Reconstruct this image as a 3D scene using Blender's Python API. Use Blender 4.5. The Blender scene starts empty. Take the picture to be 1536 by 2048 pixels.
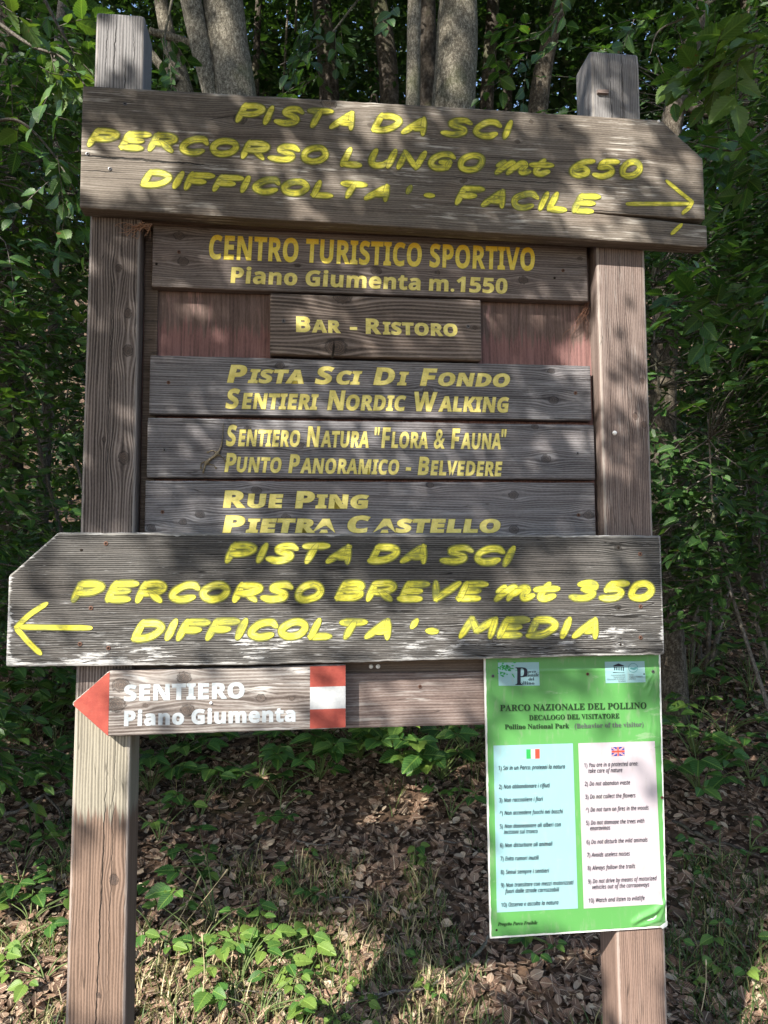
import bpy, math, random
import numpy as np
from mathutils import Vector, Matrix
random.seed(7); rng = np.random.default_rng(11)
S = bpy.context.scene; COL = S.collection
R = math.radians
# ------------------------------------------------------------------ camera
F, CX, CY = 1540.0, 768.0, 1024.0
PITCH, ROLL, YAW = R(4.4735), R(-0.2856), R(6.677)
CAM = np.array([0, 0, 1.55])
_fw = np.array([0, math.cos(PITCH), math.sin(PITCH)]); _up = np.array([0, -math.sin(PITCH), math.cos(PITCH)]); _rt = np.array([1., 0, 0])
RT = math.cos(ROLL) * _rt + math.sin(ROLL) * _up; UP = -math.sin(ROLL) * _rt + math.cos(ROLL) * _up
cd = bpy.data.cameras.new('camera'); cd.sensor_width = 36; cd.lens = F / 2048 * 36; cd.clip_start = .05; cd.clip_end = 600
co = bpy.data.objects.new('camera', cd); COL.objects.link(co); S.camera = co
m = Matrix.Identity(4)
for i in range(3):
    m[i][0] = RT[i]; m[i][1] = UP[i]; m[i][2] = -_fw[i]; m[i][3] = CAM[i]
co.matrix_world = m
# ------------------------------------------------------------------ sun, sky, exposure
SX = np.array([math.cos(YAW), math.sin(YAW), 0]); SN = np.array([math.sin(YAW), -math.cos(YAW), 0]); SZ = np.array([0, 0, 1.])
S0 = np.array([0, 1.72, 0.])
AZ, EL = R(40), R(38)
SUN = math.cos(EL) * (-math.sin(AZ) * SX + math.cos(AZ) * SN) + math.sin(EL) * SZ     # towards the sun
w = bpy.data.worlds.new('World'); S.world = w; w.use_nodes = True
nt = w.node_tree; bg = nt.nodes['Background']; sky = nt.nodes.new('ShaderNodeTexSky'); sky.sky_type = 'NISHITA'; sky.sun_disc = False
sky.sun_elevation = EL; sky.sun_rotation = math.atan2(SUN[0], SUN[1])
nt.links.new(sky.outputs[0], bg.inputs[0]); bg.inputs[1].default_value = 0.13
sl = bpy.data.lights.new('sun', 'SUN'); sl.energy = 5.0; sl.angle = R(.5); sl.color = (1, .93, .82)
so = bpy.data.objects.new('sun', sl); COL.objects.link(so); so.rotation_euler = Vector(SUN).to_track_quat('Z', 'Y').to_euler()
S.view_settings.view_transform = 'Standard'; S.view_settings.look = 'None'; S.view_settings.gamma = 1; S.view_settings.use_curve_mapping = False
S.view_settings.exposure = 1.38
S.cycles.max_bounces = 6; S.cycles.transparent_max_bounces = 4; S.cycles.diffuse_bounces = 3; S.cycles.glossy_bounces = 2; S.cycles.transmission_bounces = 4

# ------------------------------------------------------------------ helpers
def ray(px, py): return _fw * F + RT * (px - CX) - UP * (py - CY)
def sp(px, py, n=0.0):
    """pixel -> (X, Z) on the sign's plane, n metres in front of the posts"""
    d = ray(px, py); o = S0 + SN * n
    t = ((o - CAM) @ SN) / (d @ SN); p = CAM + d * t - S0
    return float(p @ SX), float(p[2])
def gz(x, y):
    x = np.asarray(x, float); y = np.asarray(y, float)
    t = np.clip(y - 1.95, 0, 4.6)
    z = .32 * t * np.clip(t / .5, 0, 1) ** .6 * .97 + .10 * np.clip(y - 6.55, 0, 60) + .5 * np.clip(y - 22, 0, 60)
    z = z + .035 * np.sin(x * 1.7 + .6) * np.sin(y * 1.9 + .3) + .02 * np.sin(x * 4.1 + y * 2.3) + .012 * np.sin(x * 7.7 - y * 6.1)
    return z - .03 * np.clip(1.9 - y, 0, 3)
def gp(px, py):
    d = ray(px, py); d = d / np.linalg.norm(d); t = .5
    while t < 30:
        p = CAM + d * t
        if p[2] < float(gz(p[0], p[1])): break
        t += .01
    return p
def wp(px, py, dist):
    d = ray(px, py); return CAM + d / (d @ _fw) * dist
def proj(P):
    q = P - CAM; z = q @ _fw
    return CX + F * (q @ RT) / z, CY - F * (q @ UP) / z, z
def tag(o, label=None, cat=None, group=None, kind=None):
    if label: o['label'] = label
    if cat: o['category'] = cat
    if group: o['group'] = group
    if kind: o['kind'] = kind
    return o
def mesh(name, V, Fc, mats=None, smooth=True, attrs=None, mi=None):
    """fast mesh from arrays; Fc is an (m,k) array or a list of such arrays"""
    V = np.asarray(V, np.float32); Fs = [np.asarray(f, np.int32) for f in (Fc if isinstance(Fc, list) else [Fc]) if len(f)]
    me = bpy.data.meshes.new(name); me.vertices.add(len(V)); me.vertices.foreach_set('co', V.ravel())
    nl = sum(f.size for f in Fs); npol = sum(len(f) for f in Fs)
    me.loops.add(nl); me.polygons.add(npol)
    me.loops.foreach_set('vertex_index', np.concatenate([f.ravel() for f in Fs]))
    tot = np.concatenate([np.full(len(f), f.shape[1], np.int32) for f in Fs])
    st = np.concatenate([[0], np.cumsum(tot)[:-1]]).astype(np.int32)
    me.polygons.foreach_set('loop_start', st)
    me.polygons.foreach_set('use_smooth', np.full(npol, bool(smooth)))
    me.update(calc_edges=True)
    for k, (typ, arr) in (attrs or {}).items():
        a = me.attributes.new(k, typ, 'POINT'); arr = np.asarray(arr, np.float32)
        a.data.foreach_set('vector' if typ == 'FLOAT_VECTOR' else 'value', arr.ravel())
    for mm in (mats if isinstance(mats, (list, tuple)) else [mats]):
        if mm: me.materials.append(mm)
    if mi is not None: me.polygons.foreach_set('material_index', np.asarray(mi, np.int32))
    return me
def link(name, me, parent=None, loc=None, rz=None):
    o = bpy.data.objects.new(name, me); COL.objects.link(o)
    if parent: o.parent = parent
    if loc is not None: o.location = loc
    if rz is not None: o.rotation_euler[2] = rz
    return o
def sign_thing(name, X, n, Z):
    return link(name, None, loc=S0 + SX * X + SN * n + SZ * Z, rz=YAW)
class MB:
    def __init__(s): s.V = []; s.Q = []; s.T = []; s.A = []; s.n = 0
    def add(s, V, Q=None, T=None, a=None):
        V = np.asarray(V, float).reshape(-1, 3)
        if Q is not None and len(Q): s.Q.append(np.asarray(Q) + s.n)
        if T is not None and len(T): s.T.append(np.asarray(T) + s.n)
        s.V.append(V); s.A.append(np.full(len(V), 0. if a is None else a) if np.isscalar(a) or a is None else a); s.n += len(V)
    def tube(s, pts, rad, k=8, jit=0, a=None, cap=True):
        P = np.asarray(pts, float); r = np.broadcast_to(np.asarray(rad, float), (len(P),)); n = len(P)
        T = np.gradient(P, axis=0); T /= np.linalg.norm(T, axis=1)[:, None] + 1e-9
        u = np.cross(T[0], [0.13, .3, 1.]);
        if np.linalg.norm(u) < .05: u = np.cross(T[0], [1, 0, 0.])
        vs = []
        for i in range(n):
            u = u - T[i] * (u @ T[i]); u /= np.linalg.norm(u) + 1e-9; v = np.cross(T[i], u)
            an = np.arange(k) * 2 * math.pi / k
            rr = r[i] * (1 + jit * rng.normal(size=k)) if jit else r[i] * np.ones(k)
            vs.append(P[i] + rr[:, None] * (np.cos(an)[:, None] * u + np.sin(an)[:, None] * v))
        i, j = np.meshgrid(np.arange(n - 1), np.arange(k), indexing='ij'); j2 = (j + 1) % k
        Q = np.stack([i * k + j, i * k + j2, (i + 1) * k + j2, (i + 1) * k + j], -1).reshape(-1, 4)
        V = np.concatenate(vs); Tt = []
        if cap:
            V = np.concatenate([V, P[:1], P[-1:]]); c0 = n * k
            for j in range(k): Tt += [(c0, (j + 1) % k, j), (c0 + 1, (n - 1) * k + j, (n - 1) * k + (j + 1) % k)]
        s.add(V, Q, Tt, a)
    def box(s, lo, hi, a=None):
        x0, y0, z0 = lo; x1, y1, z1 = hi
        s.add([(x0, y0, z0), (x1, y0, z0), (x1, y1, z0), (x0, y1, z0), (x0, y0, z1), (x1, y0, z1), (x1, y1, z1), (x0, y1, z1)],
              [(0, 3, 2, 1), (4, 5, 6, 7), (0, 1, 5, 4), (1, 2, 6, 5), (2, 3, 7, 6), (3, 0, 4, 7)], None, a)
    def build(s, name, mats, parent=None, smooth=True, loc=None, rz=None):
        f = ([np.concatenate(s.Q)] if s.Q else []) + ([np.concatenate(s.T)] if s.T else [])
        me = mesh(name, np.concatenate(s.V), f, mats, smooth, {'tone': ('FLOAT', np.concatenate(s.A))})
        return link(name, me, parent, loc, rz)
def catmull(P, per=6, closed=False):
    P = [np.array(p, float) for p in P]; n = len(P); out = []
    if n < 3 and not closed:
        return [P[0] + (P[1] - P[0]) * t for t in np.linspace(0, 1, per + 1)]
    rngi = range(n if closed else n - 1)
    for i in rngi:
        p0 = P[(i - 1) % n] if closed or i else 2 * P[0] - P[1]; p1 = P[i]; p2 = P[(i + 1) % n]
        p3 = P[(i + 2) % n] if closed or i < n - 2 else 2 * P[-1] - P[-2]
        for t in np.arange(per) / per:
            out.append(.5 * ((2 * p1) + (-p0 + p2) * t + (2 * p0 - 5 * p1 + 4 * p2 - p3) * t * t + (-p0 + 3 * p1 - 3 * p2 + p3) * t ** 3))
    out.append(P[0] if closed else P[-1]); return out
_g = np.random.default_rng(5).random((64, 64))
def vnoise(x, y, seed=0):
    x = np.asarray(x, float) + seed * 17.3; y = np.asarray(y, float) + seed * 9.1
    i = np.floor(x).astype(int); j = np.floor(y).astype(int); fx = x - i; fy = y - j
    fx = fx * fx * (3 - 2 * fx); fy = fy * fy * (3 - 2 * fy); g = lambda a, b: _g[a % 64, b % 64]
    return (g(i, j) * (1 - fx) + g(i + 1, j) * fx) * (1 - fy) + (g(i, j + 1) * (1 - fx) + g(i + 1, j + 1) * fx) * fy
def fbm(x, y, seed=0): return .55 * vnoise(x, y, seed) + .28 * vnoise(x * 2.1, y * 2.1, seed + 1) + .17 * vnoise(x * 4.3, y * 4.3, seed + 2)

# ------------------------------------------------------------------ materials
class NT:
    def __init__(s, name):
        s.m = bpy.data.materials.new(name); s.m.use_nodes = True; s.t = s.m.node_tree
        s.b = s.t.nodes['Principled BSDF']; s.out = s.t.nodes['Material Output']
    def n(s, typ, **kw):
        x = s.t.nodes.new('ShaderNode' + typ)
        for k, v in kw.items(): setattr(x, k, v)
        return x
    def set(s, sock, v):
        if isinstance(v, bpy.types.NodeSocket): s.t.links.new(v, sock)
        elif v is not None:
            if sock.type == 'RGBA' and len(v) == 3: v = (*v, 1)
            sock.default_value = v
    def math(s, op, a, b=None, c=None, clamp=False):
        x = s.n('Math', operation=op, use_clamp=clamp); s.set(x.inputs[0], a)
        if b is not None: s.set(x.inputs[1], b)
        if c is not None: s.set(x.inputs[2], c)
        return x.outputs[0]
    def vmath(s, op, a, b=None):
        x = s.n('VectorMath', operation=op); s.set(x.inputs[0], a)
        if b is not None: s.set(x.inputs[1], b)
        return x.outputs[0]
    def noise(s, vec, scale=1, detail=3, rough=.55, dist=0, sc=None):
        if sc: vec = s.vmath('MULTIPLY', vec, sc)
        x = s.n('TexNoise'); s.set(x.inputs['Vector'], vec); x.inputs['Scale'].default_value = scale
        x.inputs['Detail'].default_value = detail; x.inputs['Roughness'].default_value = rough; x.inputs['Distortion'].default_value = dist
        return x.outputs[0]
    def ss(s, v, a, b, o0=0., o1=1.):
        x = s.n('MapRange', interpolation_type='SMOOTHSTEP'); s.set(x.inputs[0], v)
        for i, q in enumerate((a, b, o0, o1)): s.set(x.inputs[i + 1], q)
        return x.outputs[0]
    def ramp(s, v, stops):
        x = s.n('ValToRGB'); s.set(x.inputs[0], v); e = x.color_ramp.elements
        while len(e) < len(stops): e.new(.5)
        for q, (p, c) in zip(e, stops): q.position = p; q.color = (*c, 1)
        return x.outputs[0]
    def mix(s, f, a, b, bt='MIX'):
        x = s.n('Mix', data_type='RGBA', blend_type=bt); s.set(x.inputs[0], f); s.set(x.inputs[6], a); s.set(x.inputs[7], b)
        return x.outputs[2]
    def attr(s, name):
        x = s.n('Attribute', attribute_name=name); return x
    def sep(s, v):
        x = s.n('SeparateXYZ'); s.set(x.inputs[0], v); return x.outputs
    def bump(s, h, strength=.5, dist=.002):
        x = s.n('Bump'); x.inputs['Strength'].default_value = strength; x.inputs['Distance'].default_value = dist; s.set(x.inputs['Height'], h)
        s.t.links.new(x.outputs[0], s.b.inputs['Normal']); return x.outputs[0]
    def fin(s, col, rough=.8, spec=.3):
        s.set(s.b.inputs['Base Color'], col); s.set(s.b.inputs['Roughness'], rough); s.b.inputs['Specular IOR Level'].default_value = spec
        return s.m
def plain(name, col, rough=.6, spec=.4, metal=0, var=.15, scale=300):
    t = NT(name); o = t.n('TexCoord').outputs['Object']; n = t.noise(o, scale, 3)
    c = t.mix(n, tuple(x * (1 - var) for x in col), tuple(min(1, x * (1 + var)) for x in col)); t.b.inputs['Metallic'].default_value = metal
    t.bump(n, .2, .0005); return t.fin(c, rough, spec)

def wood(name, dark, mid, light, line=.0055, line_amt=.3, cracks=(), flakes=0, silver=None, zones=(), edge=None, crackamt=.5, blotch=.35, fine=520):
    """weathered timber: 'grain' = (along, across bent round the knots, seed), 'raw' = (along, across, distance to edge), 'knot' = (core, ring radius, 0)"""
    t = NT(name); G = t.attr('grain').outputs['Vector']; Rw = t.attr('raw').outputs['Vector']; K = t.attr('knot').outputs['Vector']
    g = t.sep(G); r = t.sep(Rw); k = t.sep(K)
    wob = t.noise(G, 1, 2, sc=(3.0, 26, 9)); wobv = t.math('MULTIPLY_ADD', t.math('SUBTRACT', wob, .5), .014, g[1])
    cmb = t.n('CombineXYZ'); t.set(cmb.inputs[0], g[0]); t.set(cmb.inputs[1], wobv); t.set(cmb.inputs[2], g[2]); C = cmb.outputs[0]
    rings = t.noise(C, 1, 4, .6, sc=(1.8, 95, 13)); fn = t.noise(C, 1, 3, .6, sc=(14, fine, 13)); low = t.noise(C, 1, 3, .5, sc=(3, 16, 7))
    spk = t.noise(C, 1, 2, .5, sc=(130, 420, 3))
    ph = t.math('MULTIPLY_ADD', low, 7.0, t.math('MULTIPLY', wobv, 2 * math.pi / line)); wave = t.math('MULTIPLY_ADD', t.math('SINE', ph), .5, .5)
    wave = t.math('POWER', wave, 1.6)
    v = t.math('MULTIPLY_ADD', rings, .62, t.math('MULTIPLY', fn, .42))
    v = t.math('MULTIPLY_ADD', t.math('SUBTRACT', wave, .4), line_amt * .42, v)
    v = t.math('MULTIPLY_ADD', t.math('SUBTRACT', low, .5), blotch, v)
    v = t.math('MULTIPLY_ADD', t.math('SUBTRACT', spk, .5), .22, v)
    col = t.ramp(v, [(.28, dark), (.5, mid), (.74, light)])
    # slow tint drift
    tint = t.noise(Rw, 1, 2, sc=(2.2, 9, 1)); col = t.mix(t.math('MULTIPLY', t.ss(tint, .45, .75), .35), col, (1.12, .98, .92), 'MULTIPLY')
    if silver:
        sm = t.ss(t.noise(C, 1, 5, .65, sc=(9, 120, 5)), .52, .62); sm2 = t.ss(t.noise(Rw, 1, 3, sc=(6, 10, 1)), .45, .62)
        col = t.mix(t.math('MULTIPLY', t.math('MULTIPLY', sm, sm2), silver[1]), col, silver[0])
    for (u0, u1, c, amt, vertical) in zones:                # stain or bleached band along the board
        uu = t.math('MULTIPLY_ADD', t.math('SUBTRACT', t.noise(C, 1, 3, .6, sc=(1, 110, 3)), .5), .16, r[0])
        zm = t.math('MULTIPLY', t.ss(uu, u0 - .012, u0 + .012), t.ss(uu, u1 - .012, u1 + .012, 1, 0))
        zc = t.mix(t.ss(v, .35, .65), tuple(q * .55 for q in c), c); zm = t.math('MULTIPLY', zm, t.math('MULTIPLY', t.ss(rings, .2, .5, .65, 1), amt))
        col = t.mix(zm, col, zc)
    # knots: dark rim, rings inside
    kr = t.math('MULTIPLY_ADD', t.math('SINE', t.math('MULTIPLY', k[1], 26)), .5, .5)
    kc = t.mix(t.ss(t.noise(Rw, 420, 2), .4, .65), t.mix(kr, tuple(q * .30 for q in mid), (mid[0] * .95, mid[1] * .8, mid[2] * .7)), tuple(q * .35 for q in mid)); k0 = t.math('MULTIPLY_ADD', t.math('SUBTRACT', t.noise(Rw, 170, 3), .5), .5, k[0]); km = t.ss(k0, .38, .6)
    col = t.mix(t.math('MULTIPLY', km, .85), col, kc)
    rim = t.math('MULTIPLY', t.ss(k0, .26, .40), t.ss(k0, .40, .52, 1, 0)); col = t.mix(t.math('MULTIPLY', rim, .75), col, tuple(q * .5 for q in dark))
    # hairline checks
    cn = t.noise(C, 1, 1, .4, sc=(2.4, 60, 21)); hm = t.ss(t.math('ABSOLUTE', t.math('SUBTRACT', cn, .5)), .002, .009, 1, 0)
    hm = t.math('MULTIPLY', hm, t.ss(t.noise(Rw, 1, 2, sc=(5, 14, 3)), .5, .6)); hm = t.math('MULTIPLY', hm, crackamt)
    for (u0, v0, u1, v1, wd) in cracks:
        f = t.math('DIVIDE', t.math('SUBTRACT', r[0], u0), u1 - u0)
        cen = t.math('MULTIPLY_ADD', f, v1 - v0, v0)
        wb = t.math('MULTIPLY', t.math('SUBTRACT', t.noise(Rw, 1, 4, .6, sc=(22, 6, 1)), .5), .012)
        d = t.math('ABSOLUTE', t.math('SUBTRACT', t.math('ADD', r[1], wb), cen))
        prof = t.math('MULTIPLY', t.math('MULTIPLY', f, t.math('SUBTRACT', 1.0, f)), 4.0, clamp=True)
        ww = t.math('MULTIPLY', prof, t.math('MULTIPLY_ADD', t.noise(Rw, 1, 2, sc=(40, 4, 1)), 1.4, .3)); ww = t.math('MULTIPLY', ww, wd)
        inn = t.math('MULTIPLY', t.math('GREATER_THAN', prof, .001), t.ss(t.math('SUBTRACT', d, ww), -.0006, .0006, 1, 0))
        hm = t.math('MAXIMUM', hm, inn)
    col = t.mix(hm, col, (.006, .005, .004))
    h = t.math('MULTIPLY_ADD', v, 1.0, t.math('MULTIPLY', hm, -1.5))
    if flakes:
        fl = t.noise(C, 1, 6, .68, sc=(11, 150, 3)); fb = t.noise(Rw, 1, 3, .55, sc=(4.5, 13, 1))
        bot = t.ss(r[1], flakes[0], flakes[1], 1, 0); ed = t.math('ADD', t.ss(r[2], .0, .016, .20, 0), t.ss(r[0], flakes[4], flakes[4] + .30, .07, 0))
        thr = t.math('SUBTRACT', flakes[2], t.math('MULTIPLY', t.math('MULTIPLY', bot, t.ss(fb, .36, .62)), flakes[3])); thr = t.math('SUBTRACT', thr, ed)
        fm = t.ss(t.math('SUBTRACT', fl, thr), 0, .025); fm = t.math('MULTIPLY', fm, t.math('SUBTRACT', 1.0, hm))
        st_ = t.noise(C, 1, 5, .7, sc=(16, 330, 3)); sw = t.ss(t.noise(Rw, 1, 2, sc=(5, 16, 4)), .40, .66); lowb = t.ss(r[1], flakes[0], flakes[1] + .06, .10, 0)
        fm = t.math('MAXIMUM', t.math('MULTIPLY', fm, t.ss(t.noise(C, 1, 4, .7, sc=(40, 300, 3)), .36, .44)), t.math('MULTIPLY', t.ss(st_, t.math('SUBTRACT', .645, t.math('ADD', t.math('MULTIPLY', sw, .05), lowb)), .70), .85))
        pc = t.mix(t.noise(Rw, 1, 3, sc=(60, 90, 1)), (.24, .24, .245), (.54, .54, .535)); col = t.mix(fm, col, pc); h = t.math('MULTIPLY_ADD', fm, .5, h)
    if edge:
        col = t.mix(t.math('MULTIPLY', t.ss(t.math('MULTIPLY_ADD', t.noise(Rw, 1, 3, sc=(30, 60, 1)), -.006, r[2]), .001, .003, 1, 0), edge[1]), col, edge[0])
    t.bump(h, .55, .0016); return t.fin(col, .78, .3)

M = {}
# ------------------------------------------------------------------ timber builders
def grain_attrs(U, Vv, D, knots, seed):
    """U,Vv raw coordinates; knots = (u, v, radius)"""
    vw = Vv.copy(); core = np.zeros_like(U); rr = np.zeros_like(U)
    for (ku, kv, kr) in knots:
        du = (U - ku) / 1.9; dv = Vv - kv; r = np.sqrt(du * du + dv * dv) / kr
        vw = vw - dv * np.exp(-(r / 2.4) ** 2) * .85
        r0 = np.sqrt(((U - ku) / 1.25) ** 2 + dv * dv) / kr; c = np.exp(-(r0 ** 2) * .75)
        rr = np.where(c > core, r0, rr); core = np.maximum(core, c)
    z = np.zeros_like(U)
    return {'grain': ('FLOAT_VECTOR', np.stack([U, vw, z + seed], 1)), 'raw': ('FLOAT_VECTOR', np.stack([U, Vv, D], 1)), 'knot': ('FLOAT_VECTOR', np.stack([core, rr, z], 1))}
def board(name, mat, parent, org, xs0, xs1, top, bot, n1, th, knots=(), seed=0, bev=.0022, step=.004, rough_e=.0009, btop=None, bbot=None, vert=False, ends=(1, 1)):
    """a plank in the sign's frame; top(x), bot(x) give its edges; org = parent's (X, n, Z)"""
    nx = max(6, int((xs1 - xs0) / .006)); b = bev
    xs = np.concatenate([[xs0, xs0 + b * .3, xs0 + b], np.linspace(xs0 + b, xs1 - b, nx)[1:-1], [xs1 - b, xs1 - b * .3, xs1]])
    ins = np.zeros(len(xs)); ins[0] = b * ends[0]; ins[-1] = b * ends[1]; ins[1] = b * .3 * ends[0]; ins[-2] = b * .3 * ends[1]
    h = max(top(x) - bot(x) for x in xs); nr = max(4, int(h / step))
    V = []; RW = []; D = []
    for x, i in zip(xs, ins):
        zt = top(x) + .0022 * (fbm(x * 5, seed * 1.3, 6) - .5) + rough_e * (fbm(x * 60, seed * 3.1, 3) - .5) * 2 - i; zb = bot(x) + .0022 * (fbm(x * 5, seed * 2.3 + 4, 7) - .5) + rough_e * (fbm(x * 60, seed * 5.7 + 9, 4) - .5) * 2 + i
        nf = n1 - i; bt = b if btop is None else btop(x); bb = b if bbot is None else bbot(x)
        if zt - zb < .002: m_ = (zt + zb) / 2; zt = m_ + .001; zb = m_ - .001
        bt = min(bt, (zt - zb) * .3); bb = min(bb, (zt - zb) * .3)
        nb = n1 - th + i
        sec = [(nb, zt - .001), (nb + .001, zt), ((nf + nb) / 2, zt), (nf - bt, zt), (nf - bt * .3, zt - bt * .3)]
        zz = np.linspace(zt - bt, zb + bb, nr)
        sec += [(nf, z) for z in zz] + [(nf - bb * .3, zb + bb * .3), (nf - bb, zb), ((nf + nb) / 2, zb), (nb + .001, zb), (nb, zb + .001)]
        s = np.array(sec); arc = np.concatenate([[0], np.cumsum(np.hypot(*np.diff(s, axis=0).T))]); mid0 = arc[5]
        V += [(x - org[0], -(a - org[1]), z - org[2]) for a, z in sec]
        vr = zt - bt - (arc - mid0)                           # continues over the edges
        RW += [(x, q) for q in vr]; D += [min(zt - z, z - zb, x - xs0 + .0005, xs1 - x + .0005) if abs(a - nf) < 1e-6 else 0 for a, z in sec]
    k = len(sec); n = len(xs); i, j = np.meshgrid(np.arange(n - 1), np.arange(k), indexing='ij'); j2 = (j + 1) % k
    Q = np.stack([i * k + j, i * k + j2, (i + 1) * k + j2, (i + 1) * k + j], -1).reshape(-1, 4)
    RW = np.array(RW); 
    at = grain_attrs(*((RW[:, 1], RW[:, 0]) if vert else (RW[:, 0], RW[:, 1])), np.array(D), knots, seed)
    me = mesh(name, V, [Q, np.arange(k)[None, ::-1].copy(), (np.arange(k) + (n - 1) * k)[None]], mat, True, at)
    return link(name, me, parent)
def lin(pts):
    xs = [p[0] for p in pts]; zs = [p[1] for p in pts]; return lambda x: float(np.interp(x, xs, zs))
def post(name, mat, parent, org, x0, x1, dx0, dx1, n1, n0, z0, z1, knots=(), seed=0, cut=0):
    """upright square post; x0,x1 at the top and shifted by dx0,dx1 at the bottom; grain runs along z"""
    zs = np.concatenate([np.arange(z0, z1 - .012, .008), [z1 - .012, z1 - .006, z1 - .002, z1]]); V = []; U = []; VV = []; D = []
    for z in zs:
        f = (z1 - z) / (z1 - z0); a = x0 + dx0 * f; b = x1 + dx1 * f; i = .004 if z >= z1 - 1e-6 else .0012 if z > z1 - .003 else 0
        a += i; b -= i; nf = n1 - i - (cut * max(0, (z - (z1 - .03)) / .03)); nb = n0 + i; c = .006
        wv = .0012 * (fbm(z * 9, seed, 2) - .5); w2 = .0012 * (fbm(z * 11, seed + 5, 2) - .5)
        sec = [(a, nb + c), (a + .002, nb + .002), (a + c, nb)] + [(x, nb) for x in np.linspace(a + c, b - c, 4)[1:-1]] + [(b - c, nb), (b - .002, nb + .002), (b, nb + c)]
        sec += [(b + w2, q) for q in np.linspace(nb + c, nf - c, 10)[1:-1]] + [(b + w2, nf - c), (b - .0018, nf - .0018), (b - c, nf + wv)]
        st = len(sec); sec += [(x, nf + wv) for x in np.linspace(b - c, a + c, 24)[1:-1]] + [(a + c, nf + wv), (a + .0018, nf - .0018), (a, nf - c)]
        sec += [(a, q) for q in np.linspace(nf - c, nb + c, 10)[1:-1]]
        s = np.array(sec); arc = np.concatenate([[0], np.cumsum(np.hypot(*np.diff(s, axis=0).T))]); xm = (a + b) / 2
        mid = arc[st] + s[st][0] - xm
        V += [(x - org[0], -(q - org[1]), z - org[2]) for x, q in sec]; U += [z] * len(sec); VV += list(-(arc - mid))
        D += [min(x - a, b - x) * .8 if q > nf - .001 else .02 if q < nf - .004 else .001 for x, q in sec]
    k = len(sec); n = len(zs); i, j = np.meshgrid(np.arange(n - 1), np.arange(k), indexing='ij'); j2 = (j + 1) % k
    Q = np.stack([i * k + j, (i + 1) * k + j, (i + 1) * k + j2, i * k + j2], -1).reshape(-1, 4)
    at = grain_attrs(np.array(U), np.array(VV), np.array(D), knots, seed)
    me = mesh(name, V, [Q, np.arange(k)[None, ::-1].copy(), (np.arange(k) + (n - 1) * k)[None]], mat, True, at)
    return link(name, me, parent)

# ------------------------------------------------------------------ lettering
def paint_mat(name, c1, c2, c3, edge, streak=1.0, wear=0.0):
    """brush paint: 'st' = (along stroke, across -1..1, seed)"""
    t = NT(name); a = t.attr('st').outputs['Vector']; s = t.sep(a); O = t.n('TexCoord').outputs['Object']
    n1 = t.noise(a, 1, 4, .6, sc=(18, 3.2, 7)); n2 = t.noise(O, 90, 3); n3 = t.noise(O, 1, 4, .65, sc=(22, 60, 300)); n4 = t.noise(O, 14, 2)
    v = t.math('MULTIPLY_ADD', n1, .6, t.math('MULTIPLY', n2, .4)); v = t.math('MULTIPLY_ADD', t.math('SUBTRACT', n4, .5), .7, v)
    c = t.ramp(v, [(.36, c3), (.5, c1), (.68, c2)])
    em = t.ss(t.math('MULTIPLY_ADD', t.math('SUBTRACT', n2, .5), .5, t.math('ABSOLUTE', s[1])), .74, .90)
    c = t.mix(t.math('MULTIPLY', em, .7), c, edge)
    c = t.mix(t.math('MULTIPLY', t.ss(n3, .54, .60), .6 + wear), c, edge)
    t.bump(t.math('ADD', n1, n3), .35, .0008); return t.fin(c, .65, .3)
M['brush_yellow'] = paint_mat('brush_yellow', (.62, .57, .045), (.80, .74, .16), (.25, .26, .06), (.12, .13, .035))
M['brush_edge'] = plain('brush_edge', (.14, .145, .045), .8, .2)
def flat_paint(name, lo, hi, dirt, gran=1.0, thr=.6, amt=.55, grad=None):
    t = NT(name); O = t.n('TexCoord').outputs['Object']; n = t.noise(O, 55, 4, .6); n2 = t.noise(O, 1, 4, .65, sc=(45, 45, 380)); n3 = t.noise(O, 420, 2)
    c = t.mix(t.ss(n, .3, .7), lo, hi)
    if grad:
        z = t.sep(O)[2]; c = t.mix(t.math('MULTIPLY', t.ss(t.math('MULTIPLY_ADD', t.math('SUBTRACT', n3, .5), .03, z), grad[0], grad[1]), .9), c, grad[2])
    c = t.mix(t.math('MULTIPLY', t.ss(n2, thr, thr + .08), amt), c, dirt); c = t.mix(t.math('MULTIPLY', t.ss(n3, .55, .75), .25), c, dirt)
    t.bump(t.math('ADD', n2, n3), .4, .001); return t.fin(c, .65, .3)
M['stencil_yellow'] = flat_paint('stencil_yellow', (.62, .53, .14), (.80, .71, .24), (.22, .19, .08))
M['stencil_edge'] = flat_paint('stencil_edge', (.20, .16, .02), (.34, .27, .03), (.06, .05, .02))
M['white_letter'] = flat_paint('white_letter', (.34, .385, .42), (.46, .50, .53), (.35, .33, .32), amt=.3)
M['red_paint'] = flat_paint('red_paint', (.27, .05, .038), (.34, .07, .05), (.25, .08, .06), amt=.35)
M['white_paint'] = flat_paint('white_paint', (.38, .40, .42), (.48, .49, .50), (.40, .36, .34), amt=.4)
def ell(cx, cy, rx, ry, a0=90, a1=450, n=9): return [(cx + rx * math.cos(R(a)), cy + ry * math.sin(R(a))) for a in np.linspace(a0, a1, n)]
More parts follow.
